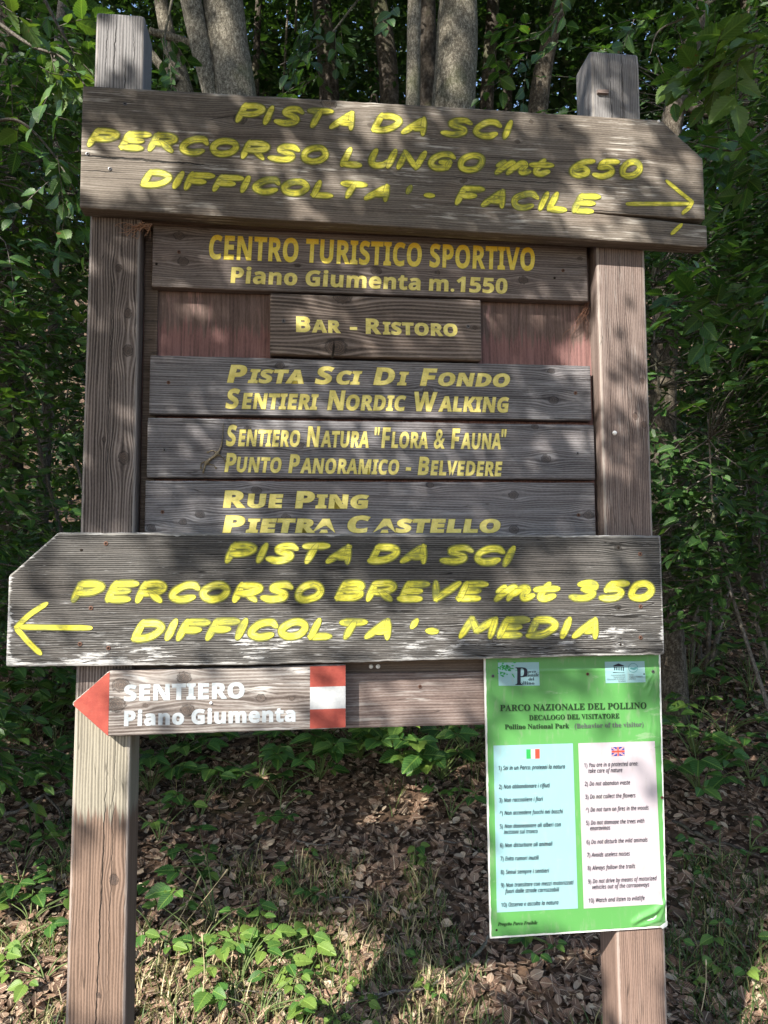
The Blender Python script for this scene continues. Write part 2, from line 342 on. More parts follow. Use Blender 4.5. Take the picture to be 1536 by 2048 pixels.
GL = {  # brush letters: (width, [strokes]); 's' smooth, 'l' straight
 'P': (.60, [('l', [(.02, 1), (0, 0)]), ('s', [(.02, .97), (.36, 1), (.60, .82), (.52, .56), (.28, .44), (.04, .42)])]),
 'I': (.04, [('l', [(.02, 1), (0, 0)])]),
 'S': (.56, [('s', [(.60, .84), (.42, 1.0), (.16, .93), (.10, .72), (.30, .56), (.52, .38), (.50, .12), (.24, 0), (-.04, .08)])]),
 'T': (.60, [('l', [(-.04, .97), (.62, 1)]), ('l', [(.30, .98), (.24, 0)])]),
 'A': (.60, [('l', [(-.02, 0), (.42, .98)]), ('l', [(.42, .98), (.58, 0)]), ('l', [(.16, .33), (.50, .33)])]),
 'D': (.62, [('l', [(.04, 1), (0, .02)]), ('s', [(.04, .98), (.38, .97), (.62, .72), (.58, .36), (.34, .06), (0, .0)])]),
 'C': (.58, [('s', [(.62, .80), (.48, .98), (.22, .93), (.03, .62), (.02, .24), (.22, .0), (.44, .03), (.60, .16)])]),
 'E': (.54, [('l', [(.03, 1), (0, 0)]), ('l', [(.04, .98), (.58, 1)]), ('l', [(.03, .52), (.46, .54)]), ('l', [(0, .01), (.54, .0)])]),
 'R': (.60, [('l', [(.02, 1), (0, 0)]), ('s', [(.02, .97), (.36, 1), (.58, .82), (.50, .58), (.28, .46), (.04, .44)]), ('l', [(.26, .46), (.60, .0)])]),
 'O': (.64, [('c', ell(.32, .5, .33, .49)[:-1])]), '0': (.60, [('c', ell(.30, .5, .30, .49)[:-1])]),
 'L': (.50, [('l', [(.03, 1), (0, 0)]), ('l', [(0, .01), (.52, .0)])]),
 'U': (.60, [('s', [(.02, 1), (0, .35), (.14, .02), (.40, .04), (.56, .35)]), ('l', [(.62, 1), (.56, .02)])]),
 'N': (.62, [('l', [(0, 0), (.03, 1)]), ('l', [(.03, 1), (.54, .02)]), ('l', [(.54, .02), (.62, 1)])]),
 'G': (.60, [('s', [(.62, .82), (.48, .98), (.22, .93), (.03, .62), (.02, .24), (.22, .0), (.46, .04), (.58, .22)]), ('l', [(.60, .44), (.34, .42)]), ('l', [(.60, .44), (.58, .1)])]),
 'F': (.54, [('l', [(.03, 1), (0, 0)]), ('l', [(.04, .98), (.60, 1)]), ('l', [(.03, .50), (.44, .52)])]),
 'B': (.56, [('l', [(.03, 1), (0, 0)]), ('s', [(.03, .98), (.36, 1), (.54, .82), (.44, .60), (.10, .53)]), ('s', [(.10, .53), (.44, .50), (.58, .26), (.42, .03), (0, .0)])]),
 'V': (.58, [('l', [(0, 1), (.20, 0)]), ('l', [(.20, 0), (.64, 1)])]),
 'M': (.80, [('l', [(-.02, 0), (.10, 1)]), ('l', [(.10, 1), (.38, .3)]), ('l', [(.38, .3), (.76, 1)]), ('l', [(.76, 1), (.80, 0)])]),
 'm': (.84, [('s', [(-.04, .50), (.10, .72), (.12, .40), (.02, .0)]), ('s', [(.06, .24), (.30, .70), (.42, .62), (.38, .3), (.32, .0)]), ('s', [(.38, .26), (.62, .70), (.74, .60), (.68, .24), (.74, .02), (.92, .16)])]),
 't': (.50, [('s', [(.24, .96), (.14, .45), (.14, .08), (.30, .0), (.50, .14)]), ('l', [(-.06, .62), (.54, .66)])]),
 '6': (.56, [('s', [(.58, .96), (.24, .82), (.02, .45), (.04, .14), (.26, .0), (.50, .14), (.50, .38), (.30, .50), (.08, .36)])]),
 '5': (.56, [('l', [(.14, .98), (.60, 1)]), ('l', [(.14, .98), (.06, .58)]), ('s', [(.06, .58), (.34, .64), (.54, .42), (.46, .12), (.22, .0), (-.02, .06)])]),
 '3': (.56, [('s', [(.06, .90), (.32, 1), (.54, .82), (.42, .60), (.20, .54)]), ('s', [(.20, .54), (.46, .46), (.54, .24), (.36, .02), (.14, .0), (-.06, .08)])]),
 "'": (.1, [('l', [(.10, 1.06), (.0, .80)])]), '-': (.42, [('l', [(0, .36), (.40, .36)])]),
}
def ribbon(buf, pts, w, n, seed, closed=False, jit=.06):
    """pts in (X,Z) metres; appends a rounded brush stroke at offset n"""
    P = np.array(pts); L = np.concatenate([[0], np.cumsum(np.hypot(*np.diff(P, axis=0).T))]); T = np.gradient(P, axis=0)
    if closed: T[0] = T[-1] = P[1] - P[-2]
    T /= np.linalg.norm(T, axis=1)[:, None] + 1e-9; Nn = np.stack([-T[:, 1], T[:, 0]], 1)
    V = []; st = []; k = len(P); idx = []
    ww = w * (1 + jit * (vnoise(L * 70, seed * 3.3, 1) - .5) * 2); wr = w * (1 + jit * (vnoise(L * 70, seed * 5.3 + 4, 2) - .5) * 2)
    if closed: ww[-1] = ww[0]; wr[-1] = wr[0]
    else:
        tap = np.clip(np.minimum(L, L[-1] - L) / (w * .5) * .25 + .80, 0, 1); ww = ww * tap; wr = wr * tap
    def row(c, a, b, T_, u, sh=0.):
        for f in (-1, -.5, 0, .5, 1):
            q = c + b * f * (ww_ if f > 0 else wr_) / 2 + T_ * sh * (1 - abs(f) ** 2); V.append((q[0], q[1])); st.append((u, f, seed))
    rows = []
    if not closed:
        for s_, e in ((.46, .25), (.30, .72)):
            ww_ = ww[0] * e; wr_ = wr[0] * e; row(P[0] - T[0] * w * s_, None, Nn[0], T[0], -w * s_)
    for i in range(k):
        ww_, wr_ = ww[i], wr[i]; row(P[i], None, Nn[i], T[i], L[i])
    if not closed:
        for s_, e in ((.30, .72), (.46, .25)):
            ww_ = ww[-1] * e; wr_ = wr[-1] * e; row(P[-1] + T[-1] * w * s_, None, Nn[-1], T[-1], L[-1] + w * s_)
    m_ = len(V) // 5; i, j = np.meshgrid(np.arange(m_ - 1), np.arange(4), indexing='ij')
    Q = np.stack([i * 5 + j, (i + 1) * 5 + j, (i + 1) * 5 + j + 1, i * 5 + j + 1], -1).reshape(-1, 4)
    a = np.array(V); dome = np.array([0, .7, 1, .7, 0] * m_) * .00008
    buf.append((np.stack([a[:, 0], -(n + dome), a[:, 1]], 1), Q, np.array(st)))
def brush_parts(parent, org, words, name='lettering', w=.0135, slant=.42, n=.0, plane=0.0, label=None):
    """words = (text, xl, yl, xr, yr, height) in photo pixels at ink extremes, laid on the board plane"""
    fill = []; out = []; si = 0
    for (txt, xl, yl, xr, yr, h) in words:
        A = np.array(sp(xl, yl, plane)); B = np.array(sp(xr, yr, plane)); H = sp(xl, yl - h, plane)[1] - A[1]
        hh = H - w; A = A + np.array([w / 2, w / 2]); B = B + np.array([-w / 2, w / 2]); gap = .16 if txt == 'mt' else .31
        if len(txt) == 1: gap = .3
        adv = 0; pos = []
        for c in txt: pos.append(adv); adv += GL[c][0] + (gap if c != "'" else .25)
        last = GL[txt[-1]][0]; tot = pos[-1] + last
        ends = {'I': .42, 'E': .42, 'T': .42, 'F': .42, 'A': .27, 'C': .34, 'S': .3, 'O': .25, '0': .25, 't': .2, 'm': .05}.get(txt[-1], .27) * slant / .42
        d = B - A; Wd = np.hypot(*d); xs = max(.01, (Wd - hh * ends)) / max(tot, .04) if len(txt) > 1 or txt == '-' else hh
        ex = d / Wd; ez = np.array([-ex[1], ex[0]])
        for c, p in zip(txt, pos):
            jx, jz, js = rng.normal(0, .018), rng.normal(0, .02), 1 + rng.normal(0, .02)
            for kind, pts in GL[c][1]:
                q = [(x + rng.normal(0, .012), z * js + rng.normal(0, .012)) for x, z in pts]
                q = catmull(q, 5) if kind == 's' else catmull(q, 4, True) if kind == 'c' else catmull(q, 6)
                pl = [A + ex * ((p + jx + x) * xs + (z + jz) * hh * slant) + ez * (z + jz) * hh for x, z in q]
                si += 1; off = plane + .0009 + (si % 7) * .00009
                ribbon(out, pl, w * 1.26, plane + .0004 + (si % 7) * .00006, si, kind == 'c', .1); ribbon(fill, pl, w * (1 + rng.normal(0, .04)), off, si, kind == 'c')
    return emit_brush(parent, org, fill, out, name, label)
def emit_brush(parent, org, fill, out, name='lettering', label=None):
    V = []; Q = []; ST = []; mi = []; n0 = 0
    for mat, lst in ((0, fill), (1, out)):
        for v, q, s in lst:
            V.append(v - np.array([org[0], -org[1], org[2]])); Q.append(q + n0); ST.append(s); mi += [mat] * len(q); n0 += len(v)
    me = mesh(name, np.concatenate(V), np.concatenate(Q), [M['brush_yellow'], M['brush_edge']], True, {'st': ('FLOAT_VECTOR', np.concatenate(ST))}, mi)
    o = link(name, me, parent); tag(o, label); return o
def arrow_part(parent, org, strokes, plane, w):
    fill = []; out = []
    for i, pts in enumerate(strokes):
        pl = catmull([sp(x, y, plane) for x, y in pts], 8)
        ribbon(out, pl, w * 1.15, plane + .0004 + i * .0001, i + 50, False, .1); ribbon(fill, pl, w, plane + .0009 + i * .0001, i + 50)
    return emit_brush(parent, org, fill, out, 'painted_arrow')
def bold(s): return ''.join(chr(0x1D5D4 + ord(c) - 65) if 'A' <= c <= 'Z' else chr(0x1D5EE + ord(c) - 97) if 'a' <= c <= 'z' else chr(0x1D7EC + ord(c) - 48) if c.isdigit() else c for c in s)
def ital(s): return ''.join(chr(0x1D608 + ord(c) - 65) if 'A' <= c <= 'Z' else chr(0x1D622 + ord(c) - 97) if 'a' <= c <= 'z' else chr(0x1D7E2 + ord(c) - 48) if c.isdigit() else c for c in s)
def serif(s): return ''.join(chr(0x1D400 + ord(c) - 65) if 'A' <= c <= 'Z' else chr(0x1D41A + ord(c) - 97) if 'a' <= c <= 'z' else c for c in s)
def serifi(s): return ''.join(chr(0x1D468 + ord(c) - 65) if 'A' <= c <= 'Z' else chr(0x1D482 + ord(c) - 97) if 'a' <= c <= 'z' else c for c in s)
def glyph_mesh(runs, offset, shear=0, res=3, space=1.0, place=None, sp0=0):
    """runs = [(text, scale)] set side by side; returns verts (x,y) and triangles"""
    V = []; T = []; x = 0; n0 = 0; out = []; ip = 0; prev = ' '
    for txt, sc in runs:
        if txt == ' ': x += .30 * space; continue
        c = bpy.data.curves.new('t', 'FONT'); c.body = txt; c.offset = offset / sc; c.resolution_u = res; c.space_character = 1 + max(0, sp0) * 2.6; c.shear = shear
        o = bpy.data.objects.new('t', c); COL.objects.link(o); dg = bpy.context.evaluated_depsgraph_get(); me = o.evaluated_get(dg).to_mesh()
        v = np.empty(len(me.vertices) * 3); me.vertices.foreach_get('co', v); v = v.reshape(-1, 3)[:, :2] * sc
        me.calc_loop_triangles(); t = np.empty(len(me.loop_triangles) * 3, int); me.loop_triangles.foreach_get('vertices', t)
        lo, hi = v[:, 0].min(), v[:, 0].max()
        if out and prev in 'FPTVWLN' and len(txt) > 1: x -= .045
        prev = chr(ord(txt[-1]) - 0x1D5D4 + 65) if 0x1D5D4 <= ord(txt[-1]) < 0x1D5EE else ' '
        if place is None: out.append(lo - x)
        V.append(v - [(place or out)[ip], 0]); ip += 1; T.append(t.reshape(-1, 3) + n0); n0 += len(v); x += hi - lo + .06 * space
        bpy.data.objects.remove(o); bpy.data.curves.remove(c)
    V = np.concatenate(V); T = np.concatenate(T); lab = np.arange(len(V))
    for _ in range(60):                                    # connected pieces, each lifted a little so that touching letters never share a plane
        m_ = lab[T].min(1); new = lab.copy(); np.minimum.at(new, T.ravel(), np.repeat(m_, 3)); new = new[new]
        if (new == lab).all(): break
        lab = new
    _, idx = np.unique(lab, return_inverse=True); return V, T, out, (idx % 4) * .00006
def smallcaps(text, sc=.76):
    runs = []
    for wd in text.split(' '):
        if runs: runs.append((' ', 1))
        if wd[0].isalpha(): runs.append((bold(wd[0]), 1)); wd = wd[1:]
        elif len(wd) > 1 and wd[0] == '"': runs.append(('"', 1)); runs.append((bold(wd[1]), 1)); wd = wd[2:]
        tail = ''
        if wd.endswith('"'): tail = '"'; wd = wd[:-1]
        if wd: runs.append((bold(wd.upper()), sc if wd not in '&-' else 1))
        if tail: runs.append((tail, 1))
    return runs
def words_of(text, f): 
    runs = []
    for wd in text.split(' '):
        if runs: runs.append((' ', 1))
        runs.append((f(wd), 1))
    return runs
def print_line(parent, org, runs, xl, yl, xr, yr, h, plane, mat, edge=None, offset=.02, shear=0, jit=.0004, capfrac=None, lift=.0006, label=None, name='lettering', sub=.004, bw=None):
    A = np.array(sp(xl, yl, plane)); B = np.array(sp(xr, yr, plane)); H = sp(xl, yl - h, plane)[1] - A[1]; d = B - A; Wd = np.hypot(*d); ex = d / Wd; ez = np.array([-ex[1], ex[0]])
    V = []; T = []; mi = []; n0 = 0; base = None; place = None
    for k, (off, lf) in enumerate([(offset, lift)] + ([(offset + edge[1], lift - .0003)] if edge else [])):
        v, t, pc, lf4 = glyph_mesh(runs, off, shear, place=place, sp0=offset)
        place = place or pc
        if base is None: base = (v[:, 0].min(), v[:, 0].max(), capfrac or .70 + 2 * offset)
        fx = Wd / (base[1] - base[0]); fz = H / base[2]
        p = A + np.outer((v[:, 0] - base[0]) * fx, ex) + np.outer(v[:, 1] * fz, ez)
        if jit: p = p + jit * np.stack([vnoise(p[:, 0] * 300, p[:, 1] * 300, 3 + k) - .5, vnoise(p[:, 0] * 300, p[:, 1] * 300, 6 + k) - .5], 1) * 2
        V.append(np.stack([p[:, 0] - org[0], -(plane + lf + lf4 - org[1]), p[:, 1] - org[2]], 1)); T.append(t + n0); mi += [k] * len(t); n0 += len(v)
    me = mesh(name, np.concatenate(V), np.concatenate(T), [mat] + ([edge[0]] if edge else []), False, None, mi)
    o = link(name, me, parent); tag(o, label); return o
# ------------------------------------------------------------------ fixings
M['rust'] = plain('rusty_steel', (.13, .065, .045), .6, .5, .4, .4, 900)
M['steel'] = plain('dull_steel', (.12, .12, .13), .45, .5, .7, .3, 900)
M['pin'] = plain('white_plastic', (.80, .80, .80), .35, .5, 0, .05)
M['hole'] = plain('dark_hole', (.02, .016, .013), .9, .1)
def screw_mesh(mat):
    b = MB(); k = 14; an = np.arange(k) * 2 * math.pi / k; V = []
    for r, y in ((.0042, .0004), (.0040, -.0008), (.0026, -.0011), (.0012, -.0002)): V += [(r * math.cos(a), y, r * math.sin(a)) for a in an]
    Q = [(i * k + j, (i + 1) * k + j, (i + 1) * k + (j + 1) % k, i * k + (j + 1) % k) for i in range(3) for j in range(k)]
    V.append((0, .0006, 0)); b.add(V, Q, [(3 * k + j, 4 * k, 3 * k + (j + 1) % k) for j in range(k)])
    for s_ in (0, 1):
        w_, l = .0005, .0024
        b.box((-l if s_ else -w_, -.00135, -w_ if s_ else -l), (l if s_ else w_, -.00118, w_ if s_ else l))
    Vv = np.concatenate(b.V); Qq = np.concatenate(b.Q); Tt = np.concatenate(b.T); mi = [0] * (3 * k) + [1] * 12 + [0] * k
    return mesh('screw', Vv, [Qq, Tt], [mat, M['hole']], False, None, mi)
SCR = {'rust': screw_mesh(M['rust']), 'steel': screw_mesh(M['steel'])}
def disc_mesh(name, r, dome, mat):
    k = 14; V = [(r * math.cos(a), .0, r * math.sin(a)) for a in np.arange(k) * 2 * math.pi / k] + [(r * .8 * math.cos(a), -dome * .8, r * .8 * math.sin(a)) for a in np.arange(k) * 2 * math.pi / k] + [(0, -dome, 0)]
    Q = [(j, k + j, k + (j + 1) % k, (j + 1) % k) for j in range(k)]; T = [(k + j, 2 * k, k + (j + 1) % k) for j in range(k)]
    return mesh(name, V, [np.array(Q), np.array(T)], mat)
PIN = disc_mesh('push_pin', .0055, .004, M['pin']); HOLE = disc_mesh('nail_hole', .003, .0004, M['hole'])
def fix(me, name, parent, org, px, py, plane, sc=1.0):
    X, Z = sp(px, py, plane); o = link(name, me, parent, (X - org[0], -(plane + .0004 - org[1]), Z - org[2])); o.rotation_euler = (0, random.uniform(0, 1.5), 0); o.scale = (sc, sc, sc); return o
# ================================================================== THE SIGN
def Zp(py, px=768, n=0): return sp(px, py, n)[1]
ZL = lambda py: Zp(py, 210); ZR = lambda py: Zp(py, 1240)
def kn(lst, plane): return [(*sp(x, y, plane), r) for x, y, r in lst]
def knv(lst, plane, xc): return [(sp(x, y, plane)[1], sp(x, y, plane)[0] - xc, r) for x, y, r in lst]
GREY = (.26, .26, .265)
LX0, LX1 = sp(184, 300)[0], sp(284, 300)[0]; lb0, lb1 = sp(132, 1980)[0] - LX0, sp(252, 1980)[0] - LX1
RX0, RX1 = sp(1186, 300)[0], sp(1284, 300)[0]; rb0, rb1 = sp(1235, 1960)[0] - RX0, sp(1334, 1960)[0] - RX1
def slope(d, z0, z1, za): return d
M['post_l'] = wood('weathered_post_left', (.028, .022, .020), (.108, .087, .080), (.215, .185, .172), .0062, .75, fine=420, blotch=.25,
    cracks=[(ZL(450), .000, ZL(1060), -.006, .0007), (ZL(1480), .012, ZL(2300), -.004, .0012), (ZL(1400), .028, ZL(2048), .022, .0006), (ZL(28), -.026, ZL(172), -.030, .0007), (ZL(24), -.008, ZL(172), -.012, .0012), (ZL(90), .014, ZL(250), .010, .0010), (ZL(40), .030, ZL(150), .034, .0006)],
    zones=[(ZL(230), 9, (.23, .23, .24), .85, 1), (ZL(1632), ZL(1400), (.31, .285, .225), .85, 1), (-2, ZL(1632), (.215, .140, .100), .8, 1)], edge=((.36, .33, .31), .4))
M['post_r'] = wood('weathered_post_right', (.044, .031, .028), (.138, .103, .092), (.235, .19, .172), .0045, .55, fine=520, blotch=.22,
    cracks=[(ZR(1080), .006, ZR(560), .010, .0004), (ZR(490), -.004, ZR(570), -.004, .0007), (ZR(103), -.014, ZR(300), -.012, .0007), (ZR(104), .018, ZR(240), .016, .0007)],
    zones=[(ZR(330), 9, (.23, .23, .235), .85, 1), (-2, ZR(1500), (.225, .150, .118), .8, 1)], edge=((.40, .37, .34), .4), silver=((.42, .40, .38), .25))
X0f, Z0f = (LX0 + RX1) / 2, -.1
frame = sign_thing('sign_frame', X0f, -.05, Z0f); tag(frame, 'tall weathered wooden sign frame of two square posts joined by rails', 'sign frame')
og = (X0f, -.05, Z0f)
zb = -.12
zl1 = sp(240, 27)[1]; zr1 = sp(1230, 103)[1]
kL = [(ZL(535), .010, .006), (ZL(625), .032, .007), (ZL(700), .034, .009), (ZL(915), .030, .010), (ZL(1760), .030, .008), (ZL(1990), .006, .004), (ZL(880), -.012, .004)]
kR = [(ZR(760), .044, .005), (ZR(832), .024, .006), (ZR(848), .045, .006), (ZR(1560), .02, .006)]
def fix_d(zt, f1, f2): return f1
kz = (zl1 - zb) / (sp(240, 300)[1] - sp(200, 1980)[1])
pl_ = post('post', M['post_l'], frame, og, LX0 - lb0 * .13, LX1 - lb1 * .13, lb0 * kz, lb1 * kz, 0, -.10, zb, zl1, kL, 1.0); tag(pl_, 'left post, grey top, bleached band and brown foot')
kz = (zr1 - zb) / (sp(1235, 300)[1] - sp(1280, 1960)[1])
pr_ = post('post', M['post_r'], frame, og, RX0 - rb0 * .08, RX1 - rb1 * .08, rb0 * kz, rb1 * kz, 0, -.10, zb, zr1, kR, 2.0, cut=.004); tag(pr_, 'right post, pinkish brown below and grey on top')
for q in (1,):   # splinter peg on the right post's grey top
    b = MB(); X, Z = sp(1206, 186); b.box((X - .016 - og[0], -(.007 - og[1]), Z - .004), (X + .012 - og[0], -(-.004 - og[1]), Z + .006))
    V = np.concatenate(b.V) - [0, 0, og[2]]; V[2:4, 2] += 0; V[4, 2] -= .003
    me = mesh('wood_chip', V, np.concatenate(b.Q), None, False, grain_attrs(V[:, 0] * 1, V[:, 2] * 1, V[:, 0] * 0 + .01, [], 3.)); wc = link('wood_chip', me, frame)
fix(PIN, 'push_pin', frame, og, 1229, 866, 0); fix(PIN, 'push_pin', frame, og, 742, 1333, -.022, .9); fix(PIN, 'push_pin', frame, og, 756, 1333, -.022, .9)
M['rail'] = wood('rail_wood', (.050, .036, .032), (.135, .10, .09), (.25, .21, .195), .006, .35, silver=((.40, .38, .36), .6), blotch=.3)
M['dark_board'] = wood('dark_board', (.030, .022, .018), (.095, .07, .055), (.17, .13, .105), .006, .3)
M['panel'] = wood('stained_panel', (.040, .026, .024), (.115, .078, .068), (.19, .135, .12), .009, .15, blotch=.3, crackamt=.2, fine=300,
    zones=[(-2, Zp(655), (.25, .125, .12), .75, 1)], silver=((.34, .20, .19), .7))
wc.data.materials.append(M['rail'])
a1, b1 = sp(270, 430, -.03), sp(1215, 480, -.03)
board('top_rail', M['dark_board'], frame, og, LX1 - .012, RX0 + .006, lin([(a1[0], sp(290, 405, -.012)[1]), (b1[0], sp(1180, 462, -.012)[1])]), lin([(a1[0], sp(300, 447, -.012)[1]), (b1[0], sp(1180, 482, -.012)[1])]), -.014, .05, seed=4)
board('back_panel', M['panel'], frame, og, LX1 - .012, RX0 + .012, lambda x: sp(768, 440, -.05)[1], lambda x: sp(768, 1345, -.05)[1], -.050, .018, seed=5, vert=True, step=.006)
board('batten', M['dark_board'], frame, og, LX1 + .0035, sp(301, 800, -.03)[0] + .01, lambda x: sp(300, 458, -.03)[1], lambda x: sp(300, 1120, -.03)[1], -.040, .009, seed=6)
lr = board('bottom_rail', M['rail'], frame, og, LX1 - .01, RX0 + .012, lin([(sp(260, 1345, -.008)[0], sp(260, 1352, -.008)[1]), (sp(968, 1343, -.008)[0], sp(968, 1343, -.008)[1]), (RX0, sp(1200, 1337, -.008)[1])]),
    lin([(sp(260, 1466, -.008)[0], sp(260, 1466, -.008)[1]), (sp(968, 1450, -.008)[0], sp(968, 1450, -.008)[1]), (RX0, sp(1200, 1440, -.008)[1])]), -.008, .06, seed=7)
board('cross_piece', M['dark_board'], frame, og, LX1 - .01, RX0 + .01, lambda x: sp(768, 1290, -.02)[1], lambda x: sp(768, 1346, -.02)[1], -.022, .025, seed=8)
fix(SCR['rust'], 'screw', frame, og, 840, 1373, -.008)

# ---- boards with stencilled names
M['name_a'] = wood('name_board_brown', (.040, .030, .027), (.128, .106, .098), (.235, .205, .195), .0058, .4, silver=((.34, .30, .28), .35), blotch=.3)
M['name_b'] = wood('name_board_knotty', (.040, .030, .025), (.130, .102, .086), (.225, .185, .165), .0085, .75, blotch=.4, cracks=[(sp(667, 676, -.02)[0], 0, sp(668, 716, -.02)[0], 0, .0)] and [])
M['name_c'] = wood('name_board_grey', (.034, .031, .034), (.120, .114, .122), (.225, .222, .235), .0055, .55, silver=((.36, .36, .38), .4), blotch=.35)
def name_board(mat, c, n, th, label, grp, knots, screws, seed, holes=()):
    (x0, y0), (x1, y1), (x2, y2), (x3, y3) = c
    TL, TR, BR, BL = sp(x0, y0, n), sp(x1, y1, n), sp(x2, y2, n), sp(x3, y3, n)
    xa = (TL[0] + BL[0]) / 2; xb = (TR[0] + BR[0]) / 2; X, Z = (xa + xb) / 2, min(BL[1], BR[1])
    t = sign_thing('name_board', X, n - th, Z); tag(t, label, 'sign board', grp); o = (X, n - th, Z)
    board('board', mat, t, o, xa, xb, lin([(xa, TL[1]), (xb, TR[1])]), lin([(xa, BL[1]), (xb, BR[1])]), n, th, kn(knots, n), seed)
    for x, y in screws: fix(SCR['rust' if seed % 2 else 'steel'], 'screw', t, o, x, y, n)
    for x, y in holes: fix(HOLE, 'nail_hole', t, o, x, y, n)
    return t, o, n
SY, SE = M['stencil_yellow'], (M['stencil_edge'], .010)
G1 = 'name boards with yellow lettering between the posts'
t, o, n = name_board(M['name_a'], [(306, 450), (1175, 487), (1175, 603), (303, 573)], -.022, .026, 'brown plank reading CENTRO TURISTICO SPORTIVO Piano Giumenta m.1550', G1,
    [(358, 471, .008), (366, 523, .0085), (752, 541, .009), (1046, 560, .008), (595, 531, .004), (875, 545, .004), (1160, 517, .004)], [(358, 504), (1126, 541)], 11, [(313, 528), (1109, 556)])
zz = sp(740, 500, n)[1] - o[2]; M['stencil_gold'] = flat_paint('stencil_gold', (.72, .56, .06), (.82, .70, .16), (.20, .15, .05), grad=(zz - .006, zz + .022, (.70, .42, .012)))
print_line(t, o, words_of('CENTRO TURISTICO SPORTIVO', bold), 418, 517, 1070, 541, 47, n, M['stencil_gold'], SE, .014, label='large golden line CENTRO TURISTICO SPORTIVO', shear=.08)
print_line(t, o, words_of('Piano Giumenta m.1550', bold), 461, 565, 1015, 587, 31, n, SY, SE, .018, label='smaller pale yellow line Piano Giumenta m.1550', shear=.06)
t, o, n = name_board(M['name_b'], [(540, 586), (963, 600), (962, 721), (540, 708)], -.010, .034, 'short knotty plank reading BAR - RISTORO in front of the red panel', G1,
    [(672, 694, .017), (685, 592, .015), (950, 655, .004)], [(567, 642), (936, 653)], 12)
b = MB(); X, Z = sp(668, 690, n); X2, Z2 = sp(664, 717, n)
b.add([(X - .0004 - o[0], -(n + .0007 - o[1]), Z + .014 - o[2]), (X + .0022 - o[0], -(n + .0007 - o[1]), Z - .004 - o[2]), (X2 + .0026 - o[0], -(n + .0007 - o[1]), Z2 + .001 - o[2]), (X2 - .002 - o[0], -(n + .0007 - o[1]), Z2 - o[2]), (X - .0018 - o[0], -(n + .0007 - o[1]), Z - o[2])], None, [(0, 4, 1), (4, 3, 1), (3, 2, 1)]); b.build('split', M['hole'], t, False)
print_line(t, o, smallcaps('Bar - Ristoro', .8), 592, 663, 915, 672, 31, n, SY, None, .028)
t, o, n = name_board(M['name_c'], [(300, 710), (1180, 732), (1185, 841), (298, 828)], -.022, .026, 'grey plank reading PISTA SCI DI FONDO and SENTIERI NORDIC WALKING', G1,
    [(1107, 800, .008), (1102, 742, .006), (560, 731, .007), (857, 781, .009), (565, 803, .006)], [(337, 765), (1151, 786)], 13)
print_line(t, o, smallcaps('Pista Sci Di Fondo'), 454, 764, 1020, 773, 35, n, SY, SE, .026, .18, label='upper line PISTA SCI DI FONDO')
print_line(t, o, smallcaps('Sentieri Nordic Walking', .78), 451, 816, 1019, 824, 39, n, SY, SE, .02, .16, label='lower line SENTIERI NORDIC WALKING')
t, o, n = name_board(M['name_c'], [(296, 835), (1189, 850), (1190, 959), (292, 955)], -.022, .026, 'grey plank with a lizard, reading SENTIERO NATURA "FLORA & FAUNA" and PUNTO PANORAMICO - BELVEDERE', G1,
    [(1092, 917, .008), (1070, 853, .006), (495, 857, .005), (601, 890, .006), (434, 905, .005), (560, 874, .003)], [(329, 900), (1155, 907)], 14)
print_line(t, o, smallcaps('Sentiero Natura "Flora & Fauna"', .78), 452, 891, 1014, 898, 41, n, SY, SE, .016, .16, label='upper line SENTIERO NATURA "FLORA & FAUNA"')
print_line(t, o, smallcaps('Punto Panoramico - Belvedere', .8), 449, 943, 1005, 952, 37, n, SY, SE, .016, .16, label='lower line PUNTO PANORAMICO - BELVEDERE')
t, o, n = name_board(M['name_c'], [(291, 961), (1190, 965), (1192, 1088), (288, 1085)], -.022, .026, 'grey plank reading RUE PING and PIETRA CASTELLO just above the left-pointing arrow board', G1,
    [(400, 1029, .007), (366, 1044, .006), (302, 1056, .007), (513, 981, .008), (1027, 990, .008), (860, 970, .006), (1177, 1030, .008), (1028, 1059, .008), (572, 1035, .007), (614, 1052, .005)], [(325, 1024), (1157, 1030)], 15)
print_line(t, o, smallcaps('Rue Ping', .8), 446, 1014, 738, 1016, 34, n, SY, SE, .034, .08, label='upper line RUE PING')
print_line(t, o, smallcaps('Pietra Castello', .8), 445, 1064, 1001, 1064, 34, n, SY, SE, .034, .12, label='lower line PIETRA CASTELLO')

# ---- upper arrow board, split at its right end
n = .042; u = lambda x, y: sp(x, y, n)
M['arrow_a'] = wood('arrow_board_brown', (.044, .036, .030), (.128, .109, .091), (.235, .21, .183), .0052, .34, silver=((.48, .46, .42), .8), blotch=.25,
    cracks=[(u(150, 0)[0], u(160, 311)[1], u(330, 0)[0], u(330, 322)[1], .0022), (u(255, 0)[0], u(255, 320)[1], u(445, 0)[0], u(445, 331)[1], .0018), (u(165, 0)[0], u(165, 341)[1], u(260, 0)[0], u(260, 346)[1], .0008),
            (u(150, 0)[0], u(168, 243)[1], u(250, 0)[0], u(250, 247)[1], .0008), (u(860, 0)[0], u(860, 352)[1], u(1240, 0)[0], u(1240, 374)[1], .0007), (u(400, 0)[0], u(400, 243)[1], u(480, 0)[0], u(480, 230)[1], .0006), (u(1010, 0)[0], u(1010, 410)[1], u(1300, 0)[0], u(1300, 428)[1], .0008)])
xa = u(162, 300)[0]; xb = u(1409, 400)[0]; X, Z = (xa + xb) / 2, u(768, 455)[1]
t = sign_thing('arrow_board', X, 0, Z); tag(t, 'wide brown board with a right arrow and FACILE, split at its right end', 'direction board'); o = (X, 0, Z)
